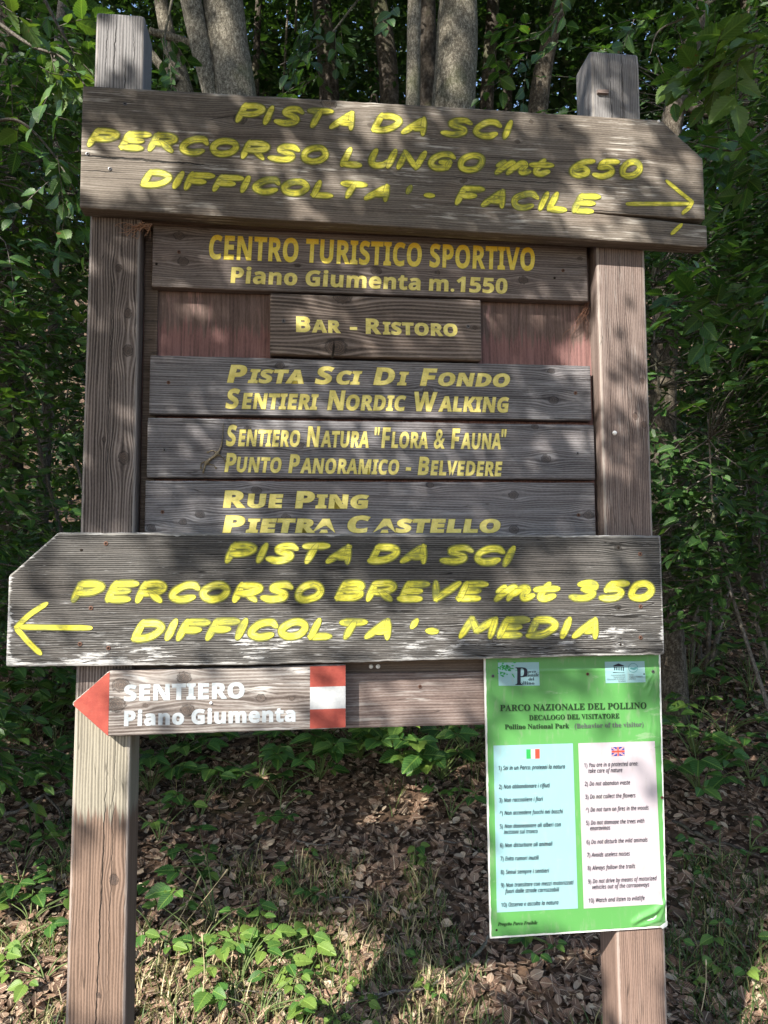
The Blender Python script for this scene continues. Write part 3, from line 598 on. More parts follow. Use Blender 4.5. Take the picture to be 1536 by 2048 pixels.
topf = lin([u(168, 171), u(600, 196), u(1322, 240), u(1404, 316), (xb, u(1404, 320)[1])]); botf = lin([u(155, 415), u(770, 452), u(1416, 494)])
xc = u(935, 410)[0]; crack = lin([(xc, u(935, 411)[1]), u(1180, 424), u(1300, 432), (xb, u(1412, 438)[1])]); gap = lin([(xc, 0), (u(1180, 0)[0], .0022), (u(1300, 0)[0], .0075), (xb, .016)])
kk = kn([(480, 238, .010), (658, 207, .012), (740, 250, .004), (1062, 243, .004), (925, 363, .004), (930, 360, .004), (1035, 283, .004)], n)
board('board', M['arrow_a'], t, o, xa, xc + .0001, topf, botf, n, .0415, kk, 21., ends=(1, 0))
p_ = board('board', M['arrow_a'], t, o, xc, xb, topf, crack, n, .0415, kk, 21., ends=(0, 1), bbot=lambda x: min(.002, gap(x))); tag(p_, 'upper half of the split arrow end')
p_ = board('board', M['arrow_a'], t, o, xc, xb + .003, lambda x: crack(x) - gap(x), botf, n, .0415, kk, 21., ends=(0, 1), btop=lambda x: min(.002, gap(x))); tag(p_, 'lower strip broken away along the split')
W = .0143
for lab, wl in (('painted line PISTA DA SCI', [('PISTA', 469, 247, 716, 263, 42), ('DA', 744, 266, 861, 274, 41), ('SCI', 884, 274, 1030, 281, 41)]),
    ('painted line PERCORSO LUNGO mt 650', [('PERCORSO', 172, 295, 657, 332, 41), ('LUNGO', 679, 335, 968, 347, 42), ('mt', 989, 351, 1107, 355, 40), ('650', 1135, 356, 1287, 361, 42)]),
    ('painted line DIFFICOLTA\' - FACILE', [('DIFFICOLTA', 280, 376, 787, 405, 38), ("'", 804, 408, 824, 408, 36), ('-', 845, 403, 874, 404, 30), ('FACILE', 909, 412, 1199, 430, 42)])):
    for w1 in wl: brush_parts(t, o, [w1], plane=n, w=W, label='painted word ' + w1[0] if w1[0].isalnum() else 'painted mark ' + w1[0])
arrow_part(t, o, [[(1255, 408), (1382, 408)], [(1334, 363), (1364, 388), (1384, 404)], [(1384, 404), (1378, 415), (1366, 426)], [(1362, 450), (1344, 467)]], n, .0102)
for x, y in ((250, 208), (175, 308), (220, 338)): fix(SCR['steel'], 'screw', t, o, x, y, n)
fix(PIN, 'push_pin', t, o, 1317, 243, n, .6)

# ---- lower arrow board, flaking white paint
n = .040; u = lambda x, y: sp(x, y, n)
z0 = u(600, 1322)[1]
M['arrow_b'] = wood('arrow_board_flaking', (.010, .0095, .009), (.047, .0445, .042), (.130, .125, .120), .0042, .85, blotch=.2, fine=380, flakes=(z0 + .045, z0 + .14, .75, .25, u(14, 1250)[0]), crackamt=.9,
    cracks=[(u(15, 0)[0], u(15, 1263)[1], u(300, 0)[0], u(300, 1268)[1], .0008), (u(1150, 0)[0], u(1150, 1232)[1], u(1340, 0)[0], u(1340, 1238)[1], .0010), (u(900, 0)[0], u(900, 1293)[1], u(1345, 0)[0], u(1345, 1302)[1], .0012), (u(1100, 0)[0], u(1100, 1084)[1], u(1330, 0)[0], u(1330, 1090)[1], .0010)], edge=((.45, .44, .42), .3))
xa = u(14, 1250)[0]; xb = u(1326, 1200)[0]; X, Z = (xa + xb) / 2, u(768, 1322)[1]
t = sign_thing('arrow_board', X, 0, Z); tag(t, 'wide grey board with flaking white paint, a left arrow and MEDIA', 'direction board'); o = (X, 0, Z)
board('board', M['arrow_b'], t, o, xa, xb, lin([(xa, u(18, 1152)[1]), u(116, 1065), u(600, 1067), u(1322, 1071)]), lin([u(10, 1333), u(500, 1330), u(1330, 1309)]), n, .0395,
      kn([(1236, 1095, .006), (1236, 1215, .005), (1240, 1288, .004)], n), 23., bev=.003, rough_e=.0016)
for lab, wl in (('painted line PISTA DA SCI', [('PISTA', 448, 1127, 711, 1129, 43), ('DA', 736, 1128, 862, 1129, 42), ('SCI', 882, 1129, 1036, 1132, 42)]),
    ('painted line PERCORSO BREVE mt 350', [('PERCORSO', 144, 1206, 646, 1206, 45), ('BREVE', 671, 1203, 974, 1205, 44), ('mt', 987, 1204, 1116, 1203, 44), ('350', 1140, 1204, 1310, 1203, 44)]),
    ('painted line DIFFICOLTA\' - MEDIA', [('DIFFICOLTA', 262, 1283, 790, 1279, 45), ("'", 806, 1288, 827, 1288, 52), ('-', 847, 1279, 882, 1279, 40), ('MEDIA', 914, 1278, 1206, 1278, 46)])):
    for w1 in wl: brush_parts(t, o, [w1], plane=n, w=.0149, label='painted word ' + w1[0] if w1[0].isalnum() else 'painted mark ' + w1[0])
arrow_part(t, o, [[(35, 1254), (180, 1256)], [(92, 1208), (60, 1229), (33, 1254)], [(33, 1256), (56, 1283), (80, 1306)]], n, .0112)
for x, y in ((212, 1087), (182, 1216), (217, 1296), (160, 1288), (1280, 1108), (1281, 1213), (1281, 1275)): fix(SCR['rust'], 'screw', t, o, x, y, n, 1.1)
for x, y in ((163, 1100), (1237, 1095), (1237, 1216), (1241, 1289)): fix(HOLE, 'nail_hole', t, o, x, y, n)

# ---- small red-tipped trail board
n = .030; u = lambda x, y: sp(x, y, n)
M['trail'] = wood('trail_board_wood', (.060, .046, .040), (.175, .15, .138), (.32, .30, .285), .0075, .55, silver=((.46, .45, .44), .9), blotch=.4)
xt = u(145, 1407)[0]; xm_ = u(218, 1400)[0]; xb = u(692, 1390)[0]; X, Z = (xt + xb) / 2, u(400, 1465)[1]
t = sign_thing('trail_marker_board', X, 0, Z); tag(t, 'small pointed board with red tip and red-white flag, reading SENTIERO Piano Giumenta', 'direction board'); o = (X, 0, Z)
kt = kn([(232, 1409, .013), (242, 1370, .012), (375, 1421, .010), (368, 1355, .010), (522, 1396, .007), (584, 1397, .004), (291, 1411, .004)], n)
tt = lin([(xt, u(145, 1406)[1]), u(218, 1342), u(692, 1329)]); tb = lin([(xt, u(145, 1410)[1]), u(216, 1473), u(692, 1456)])
board('board', M['trail'], t, o, xt, xb, tt, tb, n, .0295, kt, 31.)
def painted(name, mat, parent, org, xs, ft, fb, plane, lift=.0004):
    V = []; k = len(xs)
    for x in xs:
        for f in np.linspace(0, 1, 8): z = ft(x) * (1 - f) + fb(x) * f; V.append((x - org[0], -(plane + lift - org[1]), z - org[2]))
    i, j = np.meshgrid(np.arange(k - 1), np.arange(7), indexing='ij'); Q = np.stack([i * 8 + j, i * 8 + j + 1, (i + 1) * 8 + j + 1, (i + 1) * 8 + j], -1).reshape(-1, 4)
    return link(name, mesh(name, V, Q, mat), parent)
e = .0012
o1 = painted('painted_tip', M['red_paint'], t, o, np.linspace(xt + .003, xm_, 12), lambda x: tt(x) - e, lambda x: tb(x) + e, n); tag(o1, 'red painted pointed tip')
f0, f1 = u(620, 1390)[0], xb - .001; th_ = lambda a: (lambda x: tt(x) * (1 - a) + tb(x) * a)
for a0, a1, mt, lb in ((.012, .34, 'red_paint', 'upper red stripe'), (.34, .69, 'white_paint', 'white stripe'), (.69, .988, 'red_paint', 'lower red stripe')):
    s_ = painted('painted_stripe', M[mt], t, o, np.linspace(f0, f1, 8), th_(a0), th_(a1), n, .0004 if mt == 'red_paint' else .0006); tag(s_, lb)
print_line(t, o, words_of('SENTIERO', bold), 248, 1401, 489, 1395, 32, n, M['white_letter'], None, .03)
print_line(t, o, words_of('Piano Giumenta', bold), 248, 1451, 591, 1442, 30, n, M['white_letter'], None, .03)
fix(PIN, 'push_pin', t, o, 422, 1406, n, .55)

# ---- green park notice
PN = .0075
cor = [(966, 1300), (1321, 1293), (1335, 1858), (979, 1878)]
C4 = [np.array(sp(x, y, PN)) for x, y in cor]
def bil(a, b): return (C4[0] * (1 - a) + C4[1] * a) * (1 - b) + (C4[3] * (1 - a) + C4[2] * a) * b
X, Z = (C4[2] + C4[3]) / 2; t = sign_thing('park_notice', X, 0, Z); tag(t, 'green park rules notice with an Italian and an English column, on the right post', 'notice'); o = (X, 0, Z)
def seg(P, a, b):
    a = np.array(a); b = np.array(b); d = b - a; s = np.clip(((P - a) @ d) / (d @ d), 0, 1); q = P - (a + s[:, None] * d); return np.hypot(q[:, 0], q[:, 1]), s
def curve_d(P, pts):
    best = np.full(len(P), 9.); sb = np.zeros(len(P)); n_ = len(pts) - 1
    for i in range(n_):
        d, s = seg(P, pts[i], pts[i + 1]); m_ = d < best; best[m_] = d[m_]; sb[m_] = (i + s[m_]) / n_
    return best, sb
FOLDS = []
for pts, wd, am in (([(1262, 1848), (1285, 1833), (1310, 1822), (1332, 1800)], .0055, .0060), ([(1275, 1853), (1300, 1846), (1325, 1838)], .003, .0025), ([(1318, 1842), (1326, 1820), (1330, 1795)], .003, .003), ([(1290, 1842), (1308, 1838), (1318, 1826)], .0022, -.0022),
    ([(1288, 1378), (1296, 1362), (1306, 1346)], .003, .0030), ([(1296, 1392), (1303, 1372), (1309, 1350)], .002, .0022), ([(1311, 1350), (1316, 1376), (1314, 1398)], .0022, .0022), ([(1300, 1352), (1288, 1352), (1270, 1350)], .0022, .0016),
    ([(980, 1358), (980, 1372), (982, 1382)], .0018, .0014), ([(985, 1338), (1020, 1345), (1100, 1342), (1180, 1340), (1260, 1344)], .003, .0009),
    ([(1322, 1470), (1318, 1490), (1300, 1500), (1293, 1510)], .0016, .0008), ([(1296, 1412), (1302, 1440), (1298, 1470), (1304, 1500)], .002, .0009), ([(1308, 1420), (1312, 1450), (1310, 1480)], .0018, .0009)):
    FOLDS.append(([sp(x, y, PN) for x, y in pts], wd, am))
def drape(P):
    h = .0006 * (fbm(P[:, 0] * 14, P[:, 1] * 10, 8) - .5) + .0025 * (P[:, 1] * 0)
    for pts, wd, am in FOLDS:
        d, s = curve_d(P, pts); h = h + am * np.exp(-(d / wd) ** 2) * np.clip(np.sin(s * math.pi), 0, 1) ** .5
    return h
def sheet(name, mat, c, lift, nx, ny, side=False, jag=0):
    cc = [np.array(sp(x, y, PN)) for x, y in c]; a, b = np.meshgrid(np.linspace(0, 1, nx), np.linspace(0, 1, ny), indexing='ij'); a = a.ravel()[:, None]; b = b.ravel()[:, None]
    P = (cc[0] * (1 - a) + cc[1] * a) * (1 - b) + (cc[3] * (1 - a) + cc[2] * a) * b
    P = P + (np.stack([vnoise(P[:, 0] * 120, P[:, 1] * 120, 1) - .5, vnoise(P[:, 0] * 120, P[:, 1] * 120, 2) - .5], 1) * jag if jag else 0)
    V = np.stack([P[:, 0] - o[0], -(PN + lift + drape(P)), P[:, 1] - o[2]], 1)
    i, j = np.meshgrid(np.arange(nx - 1), np.arange(ny - 1), indexing='ij'); Q = np.stack([i * ny + j, i * ny + j + 1, (i + 1) * ny + j + 1, (i + 1) * ny + j], -1).reshape(-1, 4)
    return link(name, mesh(name, V, Q, mat), t)
def film(name, c1, c2, rough=.35):
    q = NT(name); O = q.n('TexCoord').outputs['Object']; n1 = q.noise(O, 7, 3); n2 = q.noise(O, 260, 3, .7); n3 = q.noise(O, 1, 4, .6, sc=(90, 90, 25))
    c = q.mix(n1, c1, c2); c = q.mix(q.math('MULTIPLY', q.ss(n2, .66, .72), .35), c, (.16, .15, .11)); c = q.mix(q.math('MULTIPLY', q.ss(n3, .52, .75), .3), c, (.26, .27, .22)); c = q.mix(q.math('MULTIPLY', q.ss(q.noise(O, 1, 5, .7, sc=(9, 9, 30)), .60, .68), .25), c, (.40, .42, .36))
    q.bump(q.noise(O, 60, 3), .12, .001); return q.fin(c, rough, .5)
M['green'] = film('green_film', (.072, .245, .064), (.090, .28, .078)); M['cyan'] = film('pale_blue_print', (.20, .365, .40), (.225, .39, .42), .45); M['lilac'] = film('pale_white_print', (.36, .325, .36), (.40, .365, .40), .45)
M['white_sheet'] = film('white_plastic_board', (.62, .64, .62), (.74, .75, .73), .5); M['ink'] = plain('dark_ink', (.008, .009, .018), .5, .3); M['ink_green'] = plain('dark_green_ink', (.012, .035, .012), .5, .3); M['ink_grey'] = plain('faded_ink', (.075, .08, .085), .5, .3)
M['flag_green'] = plain('flag_green', (.02, .28, .06), .5); M['flag_red'] = plain('flag_red', (.55, .05, .03), .5); M['flag_white'] = plain('flag_white', (.42, .41, .44), .5); M['flag_blue'] = plain('flag_blue', (.03, .03, .20), .5)
b = MB(); q4 = [sp(x, y, .006) for x, y in [(967.5, 1300), (1320, 1293), (1333.5, 1854), (980.5, 1877)]]
V = [(x - o[0], -.0065, z - o[2]) for x, z in q4] + [(x - o[0], -.0005, z - o[2]) for x, z in q4]
b.add(V, [(0, 3, 2, 1), (0, 1, 5, 4), (1, 2, 6, 5), (2, 3, 7, 6), (3, 0, 4, 7), (4, 5, 6, 7)]); b.build('backing_sheet', M['white_sheet'], t, False)
sheet('green_film', M['green'], [(971, 1300), (1317, 1293), (1331, 1851), (983, 1873)], .0002, 150, 230, jag=.0016)
Pq = lambda X, Y: (940 + X / 3.357, 1290 + Y / 3.357)
s1 = sheet('printed_column', M['cyan'], [Pq(157, 675), Pq(690, 660), Pq(724, 1768), Pq(180, 1795)], .0006, 12, 16); tag(s1, 'pale blue Italian column')
s1 = sheet('printed_column', M['lilac'], [Pq(726, 659), Pq(1240, 645), Pq(1290, 1737), Pq(763, 1769)], .0006, 60, 90); tag(s1, 'white English column')
s1 = sheet('logo_field', M['cyan'], [Pq(187, 118), Pq(462, 115), Pq(467, 272), Pq(192, 273)], .0006, 40, 24); tag(s1, 'white field with tree and letter P')
s2 = sheet('logo_field', M['cyan'], [Pq(904, 112), Pq(1170, 108), Pq(1178, 250), Pq(910, 256)], .0006, 40, 24); tag(s2, 'white field with temple and circle')
def pl(X, Y): return sp(*Pq(X, Y), PN)
def poly(name, mat, polys, lift, label=None):
    V = []; T = []
    for p in polys:
        P = [pl(*q) for q in p]; n0 = len(V); V += [(x - o[0], -(PN + lift + .0006), z - o[2]) for x, z in P]; T += [(n0, n0 + i + 1, n0 + i) for i in range(1, len(P) - 1)]
    return tag(link(name, mesh(name, V, np.array(T), mat, False), t), label)
def pt(text, x0, y0, x1, y1, h, mat, f=ital, off=.012, lab=None, lift=.0020):
    return print_line(t, o, [(f(text), 1)], *Pq(x0, y0), *Pq(x1, y1), h / 3.357, PN, mat, None, off, 0, 0, .72, lift, lab)
def sm(s): return [(serif(w_[0]), 1) if i == 0 else (serif(w_[1:]), .88) for w_ in s.split(' ') for i in (0, 1)]
pt('PARCO NAZIONALE DEL POLLINO', 200, 443, 1183, 425, 44, M['ink_green'], serif, .012, 'heading PARCO NAZIONALE DEL POLLINO')
pt('DECALOGO DEL VISITATORE', 395, 503, 1000, 490, 34, M['ink_green'], serif, .012)
pt('Pollino National Park', 232, 564, 663, 556, 33, M['ink_green'], serif, .012)
pt('(Behavior of the visitor)', 700, 558, 1163, 545, 33, M['ink_grey'], serif, .008)
pt('Progetto Parco Fruibile', 185, 1883, 450, 1872, 26, M['ink_green'], serifi, .004)
for a in (('1) Sei in un Parco: proteggi la natura', 190, 838, 636, 827), ('2) Non abbandonare i rifiuti', 192, 964, 534, 953), ('3) Non raccogliere i fiori', 194, 1054, 488, 1044), ('4) Non accendere fuochi nei boschi', 196, 1140, 622, 1127),
    ('5) Non danneggiare gli alberi con', 198, 1229, 608, 1215), ('incisioni sul tronco', 225, 1267, 452, 1260), ('6) Non disturbare gli animali', 200, 1357, 552, 1345), ('7) Evita rumori inutili', 202, 1446, 460, 1438), ('8) Segui sempre i sentieri', 204, 1536, 530, 1525),
    ('9) Non transitare con mezzi motorizzati', 206, 1624, 693, 1604), ('fuori dalle strade carrozzabili', 232, 1664, 597, 1651), ('10) Osserva e ascolta la natura', 208, 1756, 592, 1738),
    ('1) You are in a protected area:', 765, 819, 1125, 807), ('take care of nature', 792, 857, 1020, 851), ('2) Do not abandon waste', 768, 944, 1072, 934), ('3) Do not collect the flowers', 771, 1031, 1109, 1020), ('4) Do not turn on fires in the woods', 774, 1118, 1197, 1103),
    ('5) Do not damage the trees with', 777, 1206, 1168, 1191), ('engravings', 804, 1242, 940, 1237), ('6) Do not disturb the wild animals', 780, 1335, 1190, 1318), ('7) Avoids useless noises', 783, 1421, 1071, 1411), ('8) Always follow the trails', 787, 1509, 1106, 1495),
    ('9) Do not drive by means of motorized', 790, 1599, 1251, 1576), ('vehicles out of the carrageways', 818, 1637, 1201, 1619), ('10) Watch and listen to wildlife', 794, 1727, 1170, 1709)):
    pt(*a, 28, M['ink'], ital, .011)
def q_(a, b, c, d): return [(a, b), (c, b), (c, d), (a, d)]
fl = [('flag_green', [(377, 700), (407, 699), (408, 762), (378, 763)]), ('flag_white', [(407, 699), (436, 698), (437, 762), (408, 762)]), ('flag_red', [(436, 698), (466, 697), (467, 761), (437, 762)])]
for mt, p in fl: poly('flag_stripe', M[mt], [p], .0004, 'Italian flag ' + mt.split('_')[1])
U = lambda a, b: (948 + 87 * a + 2 * b, 685 - 3 * a + 61 * b)
poly('flag_field', M['flag_blue'], [[U(0, 0), U(1, 0), U(1, 1), U(0, 1)]], .0003, 'British flag blue')
poly('flag_saltire', M['flag_white'], [[U(0, 0), U(.09, 0), U(1, .91), U(1, 1), U(.91, 1), U(0, .09)], [U(1, 0), U(1, .09), U(.09, 1), U(0, 1), U(0, .91), U(.91, 0)]], .0004, 'British flag white saltire')
poly('flag_saltire', M['flag_red'], [[U(0, 0), U(.035, 0), U(1, .965), U(1, 1), U(.965, 1), U(0, .035)], [U(1, 0), U(1, .035), U(.035, 1), U(0, 1), U(0, .965), U(.965, 0)]], .0005, 'British flag red saltire')
poly('flag_cross', M['flag_white'], [[U(.42, 0), U(.58, 0), U(.58, 1), U(.42, 1)], [U(0, .38), U(.42, .38), U(.42, .62), U(0, .62)], [U(.58, .38), U(1, .38), U(1, .62), U(.58, .62)]], .0006, 'British flag white cross')
poly('flag_cross', M['flag_red'], [[U(.44, 0), U(.56, 0), U(.56, 1), U(.44, 1)], [U(0, .40), U(.44, .40), U(.44, .60), U(0, .60)], [U(.56, .40), U(1, .40), U(1, .60), U(.56, .60)]], .0007, 'British flag red cross')
rr = np.random.default_rng(3); cl = []
for _ in range(46):
    cx_, cy_ = 245 + rr.normal(0, 26), 150 + rr.normal(0, 14) + 4; cl.append([(cx_ + rr.uniform(5, 12) * math.cos(a), cy_ + rr.uniform(3, 7) * math.sin(a)) for a in np.linspace(0, 6.28, 7)[:-1]])
for _ in range(18):
    cx_, cy_ = 222 + rr.normal(0, 12), 196 + rr.normal(0, 8); cl.append([(cx_ + rr.uniform(4, 9) * math.cos(a), cy_ + rr.uniform(3, 6) * math.sin(a)) for a in np.linspace(0, 6.28, 7)[:-1]])
poly('logo_tree', M['flag_green'], cl + [[(262, 170), (272, 168), (300, 215), (296, 222)]], .0004, 'green tree emblem')
pt('P', 303, 268, 385, 268, 126, M['ink'], serif, .0, 'large letter P of the park emblem')
pt('arco', 387, 186, 440, 185, 20, M['ink'], serif, 0); pt('azionale', 360, 212, 460, 210, 24, M['ink'], serif, -.002); pt('del', 392, 238, 428, 237, 22, M['ink'], serif, -.002); pt('ollino', 336, 266, 430, 265, 24, M['ink'], serif, -.002)
poly('logo_temple', M['ink'], [[(960, 138), (996, 123), (1031, 137), (1031, 142), (960, 143)], q_(962, 176, 1032, 180), q_(958, 182, 1036, 187)] + [q_(966 + k * 12, 146, 972 + k * 12, 174) for k in range(6)], .0004, 'temple emblem')
ring = [[(1094 + 33 * math.cos(a), 153 + 32 * math.sin(a)), (1094 + 33 * math.cos(a + .27), 153 + 32 * math.sin(a + .27)), (1094 + 29 * math.cos(a + .27), 153 + 28 * math.sin(a + .27)), (1094 + 29 * math.cos(a), 153 + 28 * math.sin(a))] for a in np.arange(0, 6.28, .262)]
M['pale_teal'] = plain('pale_teal_ink', (.06, .20, .21), .5)
poly('logo_ring', M['pale_teal'], ring + [[(1068, 160), (1082, 150), (1100, 156), (1120, 146), (1118, 160), (1100, 168), (1082, 163)]], .0004, 'round emblem with a wave')
for a in (('Organizzazione delle', 944, 207, 1040, 205), ('Nazioni Unite per', 962, 221, 1041, 219), ("l'Educazione, la Scienza e", 918, 235, 1042, 232), ('la Cultura', 994, 247, 1042, 246), ('Pollino', 1064, 205, 1096, 204), ('Geoparco mondiale', 1064, 218, 1156, 216), ('UNESCO', 1064, 232, 1110, 231)): pt(*a, 11, M['ink_grey'], ital, 0)
for x, y, m_ in ((986, 1352, 'steel'), (1175, 1348, 'rust'), (1306, 1343, 'steel'), (1324, 1595, 'rust'), (1311, 1823, 'rust')): fix(SCR[m_], 'screw', t, o, x, y, PN + .0012, .85)
fix(HOLE, 'nail_hole', t, o, 993, 1860, PN + .0006, .8); fix(HOLE, 'nail_hole', t, o, 1288, 1348, PN + .0008, .6)
b = MB(); c_ = [sp(x, y, .01) for x, y in ((1318, 1852), (1324, 1856), (1334, 1850), (1333, 1840), (1326, 1846))]; b.add([(x - o[0], -.0125 - .002 * (i % 2), z - o[2]) for i, (x, z) in enumerate(c_)], None, [(0, 1, 4), (1, 2, 4), (2, 3, 4)]); b.build('torn_corner', M['white_sheet'], t, False)

# ---- lizard head down on the fourth plank
n = -.022; u = lambda x, y, h=.004: np.array([sp(x, y, n)[0], n + h, sp(x, y, n)[1]])
o = (sp(424, 918, n)[0], n, sp(424, 918, n)[1])
spine = [((447, 846), .0006, .0012), ((446.5, 862), .0010, .0012), ((445.5, 876), .0014, .0015), ((443.5, 889), .0019, .002), ((440, 900), .0025, .0026), ((435, 908.5), .0036, .0034), ((428, 914.5), .0046, .004), ((420, 919.5), .0048, .0042), ((413.5, 925.5), .0043, .004), ((410.5, 932), .0031, .0038), ((408.5, 938), .0036, .0038), ((407, 944), .0028, .0033), ((406.2, 948), .0013, .003)]
legs = [(5, [(441, 912), (447, 916), (450, 921)]), (5, [(430, 903), (424, 901), (417, 904)]), (8, [(420, 929), (427, 930), (431, 935)]), (8, [(407, 924), (402, 928), (402, 934)])]
V = []; E = []; Rr = []
for (p, r, h) in spine: V.append(u(*p, h)); Rr.append((r, r * .8))
for i in range(len(spine) - 1): E.append((i, i + 1))
for root, pts in legs:
    prev = root
    for q, p in enumerate(pts): V.append(u(*p, .0026 - .0008 * q)); Rr.append((.0013 - .0002 * q,) * 2); E.append((prev, len(V) - 1)); prev = len(V) - 1
    d = np.array(pts[-1]) - np.array(pts[-2]); d = d / np.linalg.norm(d); pe = np.array([-d[1], d[0]])
    for a, l in ((-1.0, 3.0), (-.45, 4.4), (.1, 4.8), (.6, 3.8), (1.15, 2.6)):
        q = np.array(pts[-1]) + (d * math.cos(a) + pe * math.sin(a)) * l; V.append(u(*q, .0006)); Rr.append((.00045, .00045)); E.append((prev, len(V) - 1))
me = bpy.data.meshes.new('lizard'); me.from_pydata([(v[0] - o[0], -(v[1] - o[1]), v[2] - o[2]) for v in V], E, [])
q = NT('lizard_skin'); O = q.n('TexCoord').outputs['Object']; sc_ = q.noise(O, 1400, 2); s2_ = q.noise(O, 260, 3)
c = q.ramp(q.math('MULTIPLY_ADD', sc_, .4, q.math('MULTIPLY', s2_, .6)), [(.35, (.030, .022, .012)), (.5, (.115, .085, .045)), (.65, (.24, .20, .12))]); q.bump(sc_, .4, .0004); q.fin(c, .45, .5)
me.materials.append(q.m); lz = sign_thing('lizard', *o); lz.data  # empty base
bpy.data.objects.remove(lz); lz = link('lizard', me, None, S0 + SX * o[0] + SN * o[1] + SZ * o[2], YAW); tag(lz, 'slim brown lizard clinging head down beside the word PUNTO', 'lizard')
md = lz.modifiers.new('s', 'SKIN'); md.use_smooth_shade = True; lz.modifiers.new('u', 'SUBSURF').render_levels = 2
for v, r in zip(me.skin_vertices[0].data, Rr): v.radius = r
me.skin_vertices[0].data[6].use_root = True

# ---- dry tufts caught on the sign
M['straw'] = plain('dry_straw', (.34, .20, .13), .8, .2, 0, .35, 120); M['straw_dark'] = plain('dry_tendril', (.16, .085, .06), .8, .2, 0, .35, 120)
def tuft(label, base, plane, dirs, nn, L, seed, mat):
    r = np.random.default_rng(seed); X, Z = sp(*base, plane); b = MB()
    for i in range(nn):
        px, py = dirs[i % len(dirs)]; x1, z1 = sp(px, py, plane); d = np.array([x1 - X, 0, z1 - Z]); k = 7; P = [np.array([0, 0, 0.]) + r.normal(0, .003, 3)]; f = r.uniform(.4, 1.05)
        for j in range(1, k + 1): P.append(d * f * j / k + r.normal(0, .0045, 3) * (j / k + .4) + np.array([0, -.006 * math.sin(j / k * 3), 0]))
        P = np.array(P); P[:, 1] = np.minimum(P[:, 1], -.001); b.tube(catmull(P, 3), np.linspace(.0009, .0003, 3 * k + 1), 4)
    ob = b.build('dry_tuft', mat, None, loc=S0 + SX * X + SN * plane + SZ * Z, rz=YAW); return tag(ob, label, 'dry grass')
tuft('small tangle of dry brown fibres on the left post under the top board', (300, 452), .003, [(232, 458), (240, 468), (262, 474), (275, 462), (252, 462), (290, 476), (228, 455)], 22, .05, 3, M['straw'])
tuft('dry brown tendrils hanging over the red panel beside the right post', (1176, 606), -.044, [(1150, 640), (1135, 690), (1140, 665), (1160, 650), (1150, 702), (1128, 684), (1165, 680)], 18, .05, 4, M['straw_dark'])
# ================================================================== GROUND AND FOREST
def leaf_mat(name, stops, trans=.35, vein=True, rough=.45, brown=.0, tr_tint=(1.3, 1.25, .5)):
    t = NT(name); tone = t.attr('tone').outputs['Fac']; rnd = t.n('ObjectInfo').outputs['Random']; G = t.n('NewGeometry').outputs['Position']
    f = t.math('ADD', tone, t.math('MULTIPLY', t.math('SUBTRACT', rnd, .5), .35)); f = t.math('MULTIPLY_ADD', t.math('SUBTRACT', t.noise(G, 22, 2), .5), .35, f)
    c = t.ramp(f, stops)
    if vein:
        L = t.sep(t.attr('lf').outputs['Vector']); ay = t.math('ABSOLUTE', L[1]); s_ = t.math('SINE', t.math('MULTIPLY', t.math('SUBTRACT', L[0], t.math('MULTIPLY', ay, .9)), 52))
        vm = t.math('MAXIMUM', t.math('MULTIPLY', t.ss(s_, .72, 1), .45), t.ss(ay, .012, .035, .8, 0)); c = t.mix(t.math('MULTIPLY', vm, .6), c, tuple(min(1, q * 1.7) for q in stops[-1][1])); t.bump(t.math('SUBTRACT', 1.0, vm), .7, .0015)
    if brown:
        c = t.mix(t.ss(t.noise(G, 34, 3), .70 - brown, .76 - brown), c, (.20, .09, .035))
    t.fin(c, rough, .45)
    if trans:
        tr = t.n('BsdfTranslucent'); t.set(tr.inputs[0], t.mix(1.0, c, tr_tint, 'MULTIPLY')); mx = t.n('MixShader'); mx.inputs[0].default_value = trans
        t.t.links.new(t.b.outputs[0], mx.inputs[1]); t.t.links.new(tr.outputs[0], mx.inputs[2]); t.t.links.new(mx.outputs[0], t.out.inputs[0])
    return t.m
M['leaf_beech'] = leaf_mat('beech_leaf', [(0, (.024, .064, .018)), (.5, (.048, .125, .030)), (1, (.11, .19, .040))], .35, True, .42, .02)
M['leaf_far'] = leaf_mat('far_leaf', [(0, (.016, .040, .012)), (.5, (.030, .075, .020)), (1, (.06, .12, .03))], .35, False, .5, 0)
M['leaf_bramble'] = leaf_mat('bramble_leaf', [(0, (.022, .070, .016)), (.5, (.048, .140, .028)), (1, (.15, .235, .045))], .3, True, .5, .0)
M['leaf_dead'] = leaf_mat('dead_leaf', [(0, (.045, .026, .017)), (.35, (.125, .066, .042)), (.6, (.21, .125, .085)), (.8, (.33, .23, .16)), (1, (.46, .38, .28))], .12, True, .75, 0, (1.2, 1, .7))
M['grass'] = leaf_mat('grass_blade', [(0, (.040, .085, .022)), (.40, (.085, .14, .035)), (.55, (.28, .25, .12)), (1, (.56, .48, .30))], .3, False, .6)
